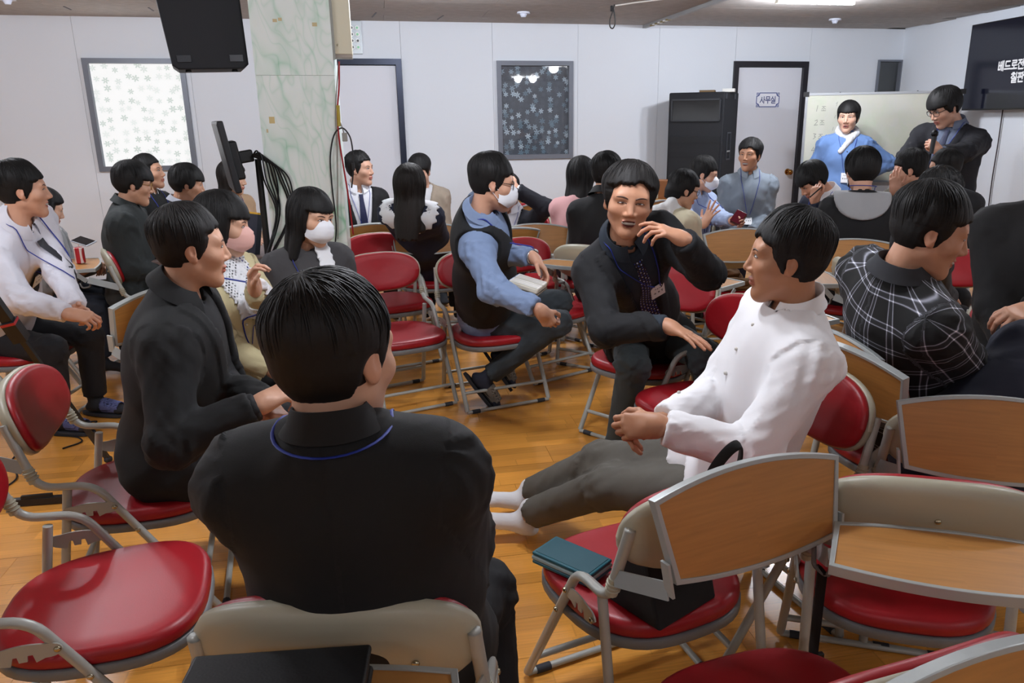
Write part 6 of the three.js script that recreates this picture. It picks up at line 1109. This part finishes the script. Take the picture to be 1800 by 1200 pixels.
// ------------------------------------------------------------------ television on the right wall
{
  const o = thing('television', 'wall-mounted black television showing white text on dark blue', 'television');
  const wp = (s, y, off) => V(CORNERX + 0.05, y, WALLZ).addScaledVector(RWD, s).addScaledVector(V(-RWD.z, 0, RWD.x), off); // off > 0 into the room
  const s0 = 1.41, yt = 2.38, yb = 1.62, h = yt - yb, w = h * 1.75;
  const c = wp(s0 + w / 2, (yt + yb) / 2, 0.19); o.position.copy(c); o.rotation.y = Math.atan2(-RWD.z, RWD.x); // local +z into the room
  const st = canvasTex(1024, 585, (g, W, H) => { g.fillStyle = '#0b0d1c'; g.fillRect(0, 0, W, H); hangul(g, ['BE', 'DEU', 'RO', 'JEON', 'SEO'], 344, 268, 62, 66, 11, '#f0f0f6', 1.04); hangul(g, ['CHIL', 'PAN'], 489, 352, 62, 66, 11, '#f0f0f6', 1.04); });
  mesh('housing', rbox(w, h, 0.045, 0.006), std(0x0b0b0e, 0.35), o);
  mesh('screen', new THREE.PlaneGeometry(w - 0.02, h - 0.025).translate(0, 0.002, 0.0232), phys(0x06070c, 0.12, { emissive: 0xffffff, emissiveMap: st, emissiveIntensity: 0.9 }), o);
  mesh('wall_bracket', box(0.3, 0.3, 0.1, 0, 0, -0.07), black, o);
  const k = thing('cable', 'dark cable hanging from the television down the right wall', 'cable'); mesh('cord', sweep(new THREE.CatmullRomCurve3([wp(s0 + 0.4, yb + 0.02, 0.07), wp(s0 + 0.405, yb - 0.3, 0.07), wp(s0 + 0.4, 1.0, 0.07), wp(s0 + 0.42, 0.4, 0.07), wp(s0 + 0.41, 0.05, 0.07)], false, 'centripetal').getPoints(30), () => 0.0055, 6), std(0x2a1d22, 0.5), k);
}
// ------------------------------------------------------------------ left foreground: tripod, floor cable
{
  const o = thing('tripod', 'black camera tripod with a red stripe at the left edge', 'tripod'), f1 = atY(190, 806, 0.02), ap = at(-230, 225, 2.75);
  const dir = ap.clone().sub(f1), mid = f1.clone().addScaledVector(dir, 0.47), mk = (a, b, w, name) => mesh(name, boxBetween(a, b, w, w * 0.8), std(0x101115, 0.4), o);
  const leg = mk(f1, mid, 0.022, 'leg'); mk(mid.clone().addScaledVector(dir, -0.03), ap, 0.042, 'leg'); const cl0 = mesh('clamp', boxBetween(mid.clone().addScaledVector(dir, -0.03), mid.clone().addScaledVector(dir, 0.03), 0.055, 0.05), black, o); mesh('red_stripe', boxBetween(mid.clone().addScaledVector(dir, 0.022), mid.clone().addScaledVector(dir, 0.029), 0.0565, 0.0515), std(0xb02028, 0.5), cl0);
  for (const s of [-1, 1]) mesh('groove', boxBetween(f1.clone().add(V(s * 0.006, 0.012, 0.004)), mid.clone().add(V(s * 0.006, 0.012, 0.004)), 0.004, 0.014), std(0x24262b, 0.3), o);
  const f2 = atY(-330, 780, 0.02), f3 = atY(-260, 620, 0.02); mk(f2, ap, 0.03, 'leg'); mk(f3, ap, 0.03, 'leg'); mesh('head', rbox(0.1, 0.12, 0.1, 0.02, ap.x, ap.y + 0.05, ap.z), black, o);
  for (const f of [f1, f2, f3]) mesh('rubber_foot', sph(0.02, f.x, 0.018, f.z, 1, 0.9, 1, 10), padMat, o);
  const s2 = thing('floor_stand', 'flat black folding stand foot lying on the floor at left', 'stand'), a = atY(-120, 893, 0.02), b = atY(112, 876, 0.02); mesh('bar', boxBetween(a, b, 0.03, 0.024), std(0x16181d, 0.4), s2); const k = a.clone().lerp(b, 0.86); mesh('lever', boxBetween(k.clone().add(V(-0.09, 0.018, 0)), k.clone().add(V(0.03, 0.018, 0)), 0.022, 0.014), black, s2);
  const q = (px, py) => atY(px, py, 0.006), c = thing('floor_cable', 'thin black cable in loops on the floor under the left chair', 'cable'); mesh('cord', sweep(new THREE.CatmullRomCurve3([q(-20, 872), q(28, 842), q(20, 810), q(60, 775), q(110, 752), q(170, 740), q(130, 760), q(95, 764), q(135, 768), q(143, 776), q(110, 788)], false, 'centripetal').getPoints(80), () => 0.004, 6), black, c);
}
// ------------------------------------------------------------------ things on chairs
const onChair = (ch, x, y, z) => V(x * 1.05, y * 0.93, z * 1.03).applyAxisAngle(AY, ch.rotation.y).add(ch.position);
{ // drink can
  const p = onChair(c5, 0.02, 0.792, -0.45); const o = thing('drink_can', 'small red drink can with white label and straw', 'can'); o.position.copy(p);
  const t = canvasTex(128, 96, (g, w, h) => { g.fillStyle = '#b3202a'; g.fillRect(0, 0, w, h); for (const x of [8, 72]) { g.fillStyle = '#ead9d6'; g.fillRect(x, 22, 46, 58); g.fillStyle = '#b01c2a'; g.beginPath(); g.arc(x + 22, 48, 13, 0, 7); g.fill(); g.fillStyle = '#5a3030'; g.fillRect(x + 10, 68, 26, 4); } g.fillStyle = '#2c3a20'; g.fillRect(16, 6, 30, 9); g.fillRect(80, 6, 30, 9); });
  mesh('can_body', new THREE.LatheGeometry([[0, 0], [0.024, 0], [0.029, 0.006], [0.029, 0.094], [0.025, 0.1], [0, 0.1]].map(a => new THREE.Vector2(...a)), 24), std(0xffffff, 0.35, { map: t }), o); mesh('straw', sweep([V(0, 0.095, 0), V(0.004, 0.12, 0), V(0.025, 0.13, 0.004)], () => 0.003, 6), std(0xe8e6e0, 0.5), o);
}
{ // crumpled printed bag hanging under the board
  const p = onChair(c5, 0.16, 0.665, -0.5), o = thing('plastic_bag', 'crumpled printed plastic bag hanging beside the red drink can', 'bag'); const pr = [el(p.x, p.y, p.z, 0.04, 0.055, 0.035, 0.03), cap(V(p.x, p.y + 0.04, p.z), V(p.x + 0.01, p.y + 0.1, p.z), 0.025, 0.012, 0.03)]; const g = nets(uni(pr), bounds(pr), 0.008); displace(g, (x, y, z) => 0.012 * N3(x * 38, y * 38, z * 38)); const h = plain(g); paint(h, (x, y, z) => { const n = N3(x * 30, y * 30, z * 30), m = N3(x * 24 + 9, y * 24, z * 24); return n > 0.15 ? [0.3, 0.26, 0.14] : m > 0.1 ? [0.05, 0.08, 0.2] : m < -0.2 ? [0.3, 0.31, 0.33] : [0.05, 0.06, 0.12]; }); mesh('bag', h, phys(0xffffff, 0.3, { vertexColors: true }), o);
}
{ // foreground: wallet, black bag
  const ch = wc, o = thing('teal_wallet', 'teal zipped wallet lying on the foreground seat', 'wallet'); const p = onChair(ch, 0.17, 0.456, 0.08); o.position.copy(p); o.rotation.y = ch.rotation.y + 25 * D2R;
  const teal = phys(0x0d5a68, 0.35, { clearcoat: 0.3 }), edge = std(0x9fb4b4, 0.4); mesh('cover', rbox(0.105, 0.01, 0.19, 0.004, 0, 0.033, 0), teal, o); mesh('cover', rbox(0.105, 0.01, 0.19, 0.004, 0, 0.008, 0), teal, o); mesh('zip', rbox(0.108, 0.012, 0.193, 0.005, 0, 0.0205, 0), edge, o); mesh('pages', rbox(0.1, 0.014, 0.186, 0.003, 0, 0.0205, 0), std(0x30343a, 0.7), o); mesh('seam', rbox(0.09, 0.002, 0.175, 0.001, 0, 0.0382, 0), std(0x0a4a57, 0.5), o);
  const b = thing('black_bag', 'black fabric bag with strap behind the board of the wallet chair', 'bag'); const q = (x, y, z) => onChair(ch, x, y, z); const blk = cl(0x0b0c0e);
  const bs = new THREE.Shape(); bs.moveTo(-0.09, 0); bs.lineTo(0.08, 0); bs.lineTo(0.055, 0.03); bs.lineTo(0.0, 0.14); bs.lineTo(-0.05, 0.145); bs.closePath(); const g = extrude(bs, 0.2, 0.008, 4).translate(0, 0.008, -0.1).rotateY(-Math.PI / 2); g.rotateY(ch.rotation.y + 0.25); const bp0 = q(0.04, 0.456, -0.12); g.translate(bp0.x, bp0.y, bp0.z); mesh('bag_body', g, blk, b);
  mesh('strap', sweep(new THREE.CatmullRomCurve3([q(-0.06, 0.56, -0.17), q(-0.06, 0.74, -0.225), q(-0.055, 0.9, -0.27), q(-0.035, 0.955, -0.29), q(-0.01, 0.955, -0.295), q(0.015, 0.9, -0.275), q(0.02, 0.76, -0.23), q(0.02, 0.56, -0.17)], false, 'centripetal').getPoints(50), () => [0.012, 0.003], 6), blk, b);
  const t = thing('hanging_strap', 'black strap with buckle hanging from the hook of the wallet chair', 'strap'); const hp = q(-0.2, 0.55, -0.37); mesh('strap', sweep([q(-0.16, 0.67, -0.43), q(-0.17, 0.55, -0.42), q(-0.18, 0.42, -0.41), q(-0.185, 0.34, -0.41)], () => [0.02, 0.004], 6), blk, t); const bp = q(-0.182, 0.4, -0.416); mesh('buckle', rbox(0.04, 0.03, 0.012, 0.003, bp.x, bp.y, bp.z), black, t);
}
{ // black case on the lowered board in the foreground
  const o = thing('book_case', 'black zipped book case on the lowered board in the foreground', 'book case'), p = onChair(ch1, 0.045, 0.791, -0.465); o.position.copy(p); o.rotation.y = ch1.rotation.y + 4 * D2R; const lm = phys(0x0d0e11, 0.5, { bumpMap: redBump, bumpScale: 0.0006 });
  mesh('cover', rbox(0.27, 0.014, 0.19, 0.006, 0, 0.047, 0), lm, o); mesh('cover', rbox(0.27, 0.014, 0.19, 0.006, 0, 0.008, 0), lm, o); mesh('zip_edge', rbox(0.262, 0.03, 0.182, 0.008, 0, 0.027, 0), std(0x08090a, 0.6), o); mesh('zip_tab', rbox(0.03, 0.006, 0.012, 0.002, -0.145, 0.027, -0.03), boltMat, o); mesh('ribbon', rbox(0.05, 0.004, 0.01, 0.001, -0.15, 0.02, 0.02), cl(0x0c0d10), o);
}
{ // brown knitted coat
  const p = V(coatCh.position.x, 0, coatCh.position.z), q = (x, y, z) => onChair(coatCh, x, y, z), o = thing('brown_coat', 'folded brown knitted coat on a red seat', 'coat'); const pr = [cap(q(-0.13, 0.51, -0.02), q(0.13, 0.52, -0.02), 0.052, 0.06, 0.04), cap(q(-0.1, 0.56, -0.06), q(0.12, 0.57, -0.05), 0.04, 0.045, 0.03), cap(q(-0.15, 0.5, -0.14), q(0.13, 0.5, -0.14), 0.042, 0.046, 0.04)]; const g = nets(uni(pr), bounds(pr), 0.008); displace(g, (x, y, z) => 0.006 * Math.sin((y * 1.2 + z) * 150 + 4 * N3(x * 9, y * 9, z * 9)) + 0.008 * N3(x * 22, y * 22, z * 22)); mesh('coat_body', g, cl(0x6a4a22), o);
}
function openBook(name, label, pos, yaw, k = 1, cover = 0x4a4f3a, tilt = 0) {
  const o = thing(name, label, 'book'); o.position.copy(pos); o.rotation.set(tilt, yaw, 0, 'YXZ'); const pt = canvasTex(128, 192, (g, w, h) => { g.fillStyle = '#e9e7df'; g.fillRect(0, 0, w, h); g.fillStyle = '#b9b8b4'; for (let c = 0; c < 2; c++) for (let i = 0; i < 34; i++) g.fillRect(10 + c * 58, 12 + i * 5, 48 - (i * 7 + c * 5) % 14, 2); g.fillStyle = '#9fb6d8'; g.fillRect(0, 0, w, 5); });
  mesh('cover', rbox(0.23 * k, 0.006, 0.2 * k, 0.002, 0, 0.003, 0), std(cover, 0.6), o);
  for (const s of [-1, 1]) { const b = mesh('page_block', rbox(0.105 * k, 0.028, 0.19 * k, 0.008, s * 0.0545 * k, 0.021, 0), std(0xdedaca, 0.8), o); const pg = new THREE.PlaneGeometry(0.1 * k, 0.185 * k).rotateX(-Math.PI / 2).translate(s * 0.0545 * k, 0.0354, 0); mesh('page', pg, std(0xffffff, 0.8, { map: pt }), b); }
  return o;
}
openBook('open_book', 'open thick book lying on the lowered board of an empty chair', onChair(bookCh, 0.0, 0.791, -0.455), bookCh.rotation.y + 0.4, 1, 0x4c5440);
openBook('open_book', 'open white book on the lap of the masked man', at(926, 506, 3.86), 1.1, 0.8, 0x6a5a48, 0.25);
{
  const o = thing('maroon_wallet', 'shiny maroon wallet held by the man in light blue shirt', 'wallet'), p = at(1298, 383, 5.68); o.position.copy(p); o.rotation.set(0.5, 0.7, 0.5); mesh('cover', rbox(0.11, 0.012, 0.085, 0.004, 0, 0.012, 0), phys(0x5a0f22, 0.25, { clearcoat: 0.5 }), o); mesh('cover', rbox(0.11, 0.012, 0.085, 0.004, 0, -0.012, 0), phys(0x5a0f22, 0.25, { clearcoat: 0.5 }), o); mesh('zip', rbox(0.104, 0.014, 0.08, 0.003), boltMat, o);
  const q = thing('phone', 'pale phone held by the woman in the grey cardigan', 'phone'), r = at(147, 424, 4.62); q.position.copy(r); q.rotation.set(0.25, 0.9, 0.1); mesh('case', rbox(0.07, 0.009, 0.145, 0.004), std(0xb9c0cc, 0.3), q); mesh('screen', box(0.062, 0.001, 0.132, 0, 0.005, 0), std(0x14161c, 0.1), q);
}
renderer.render(scene, camera);
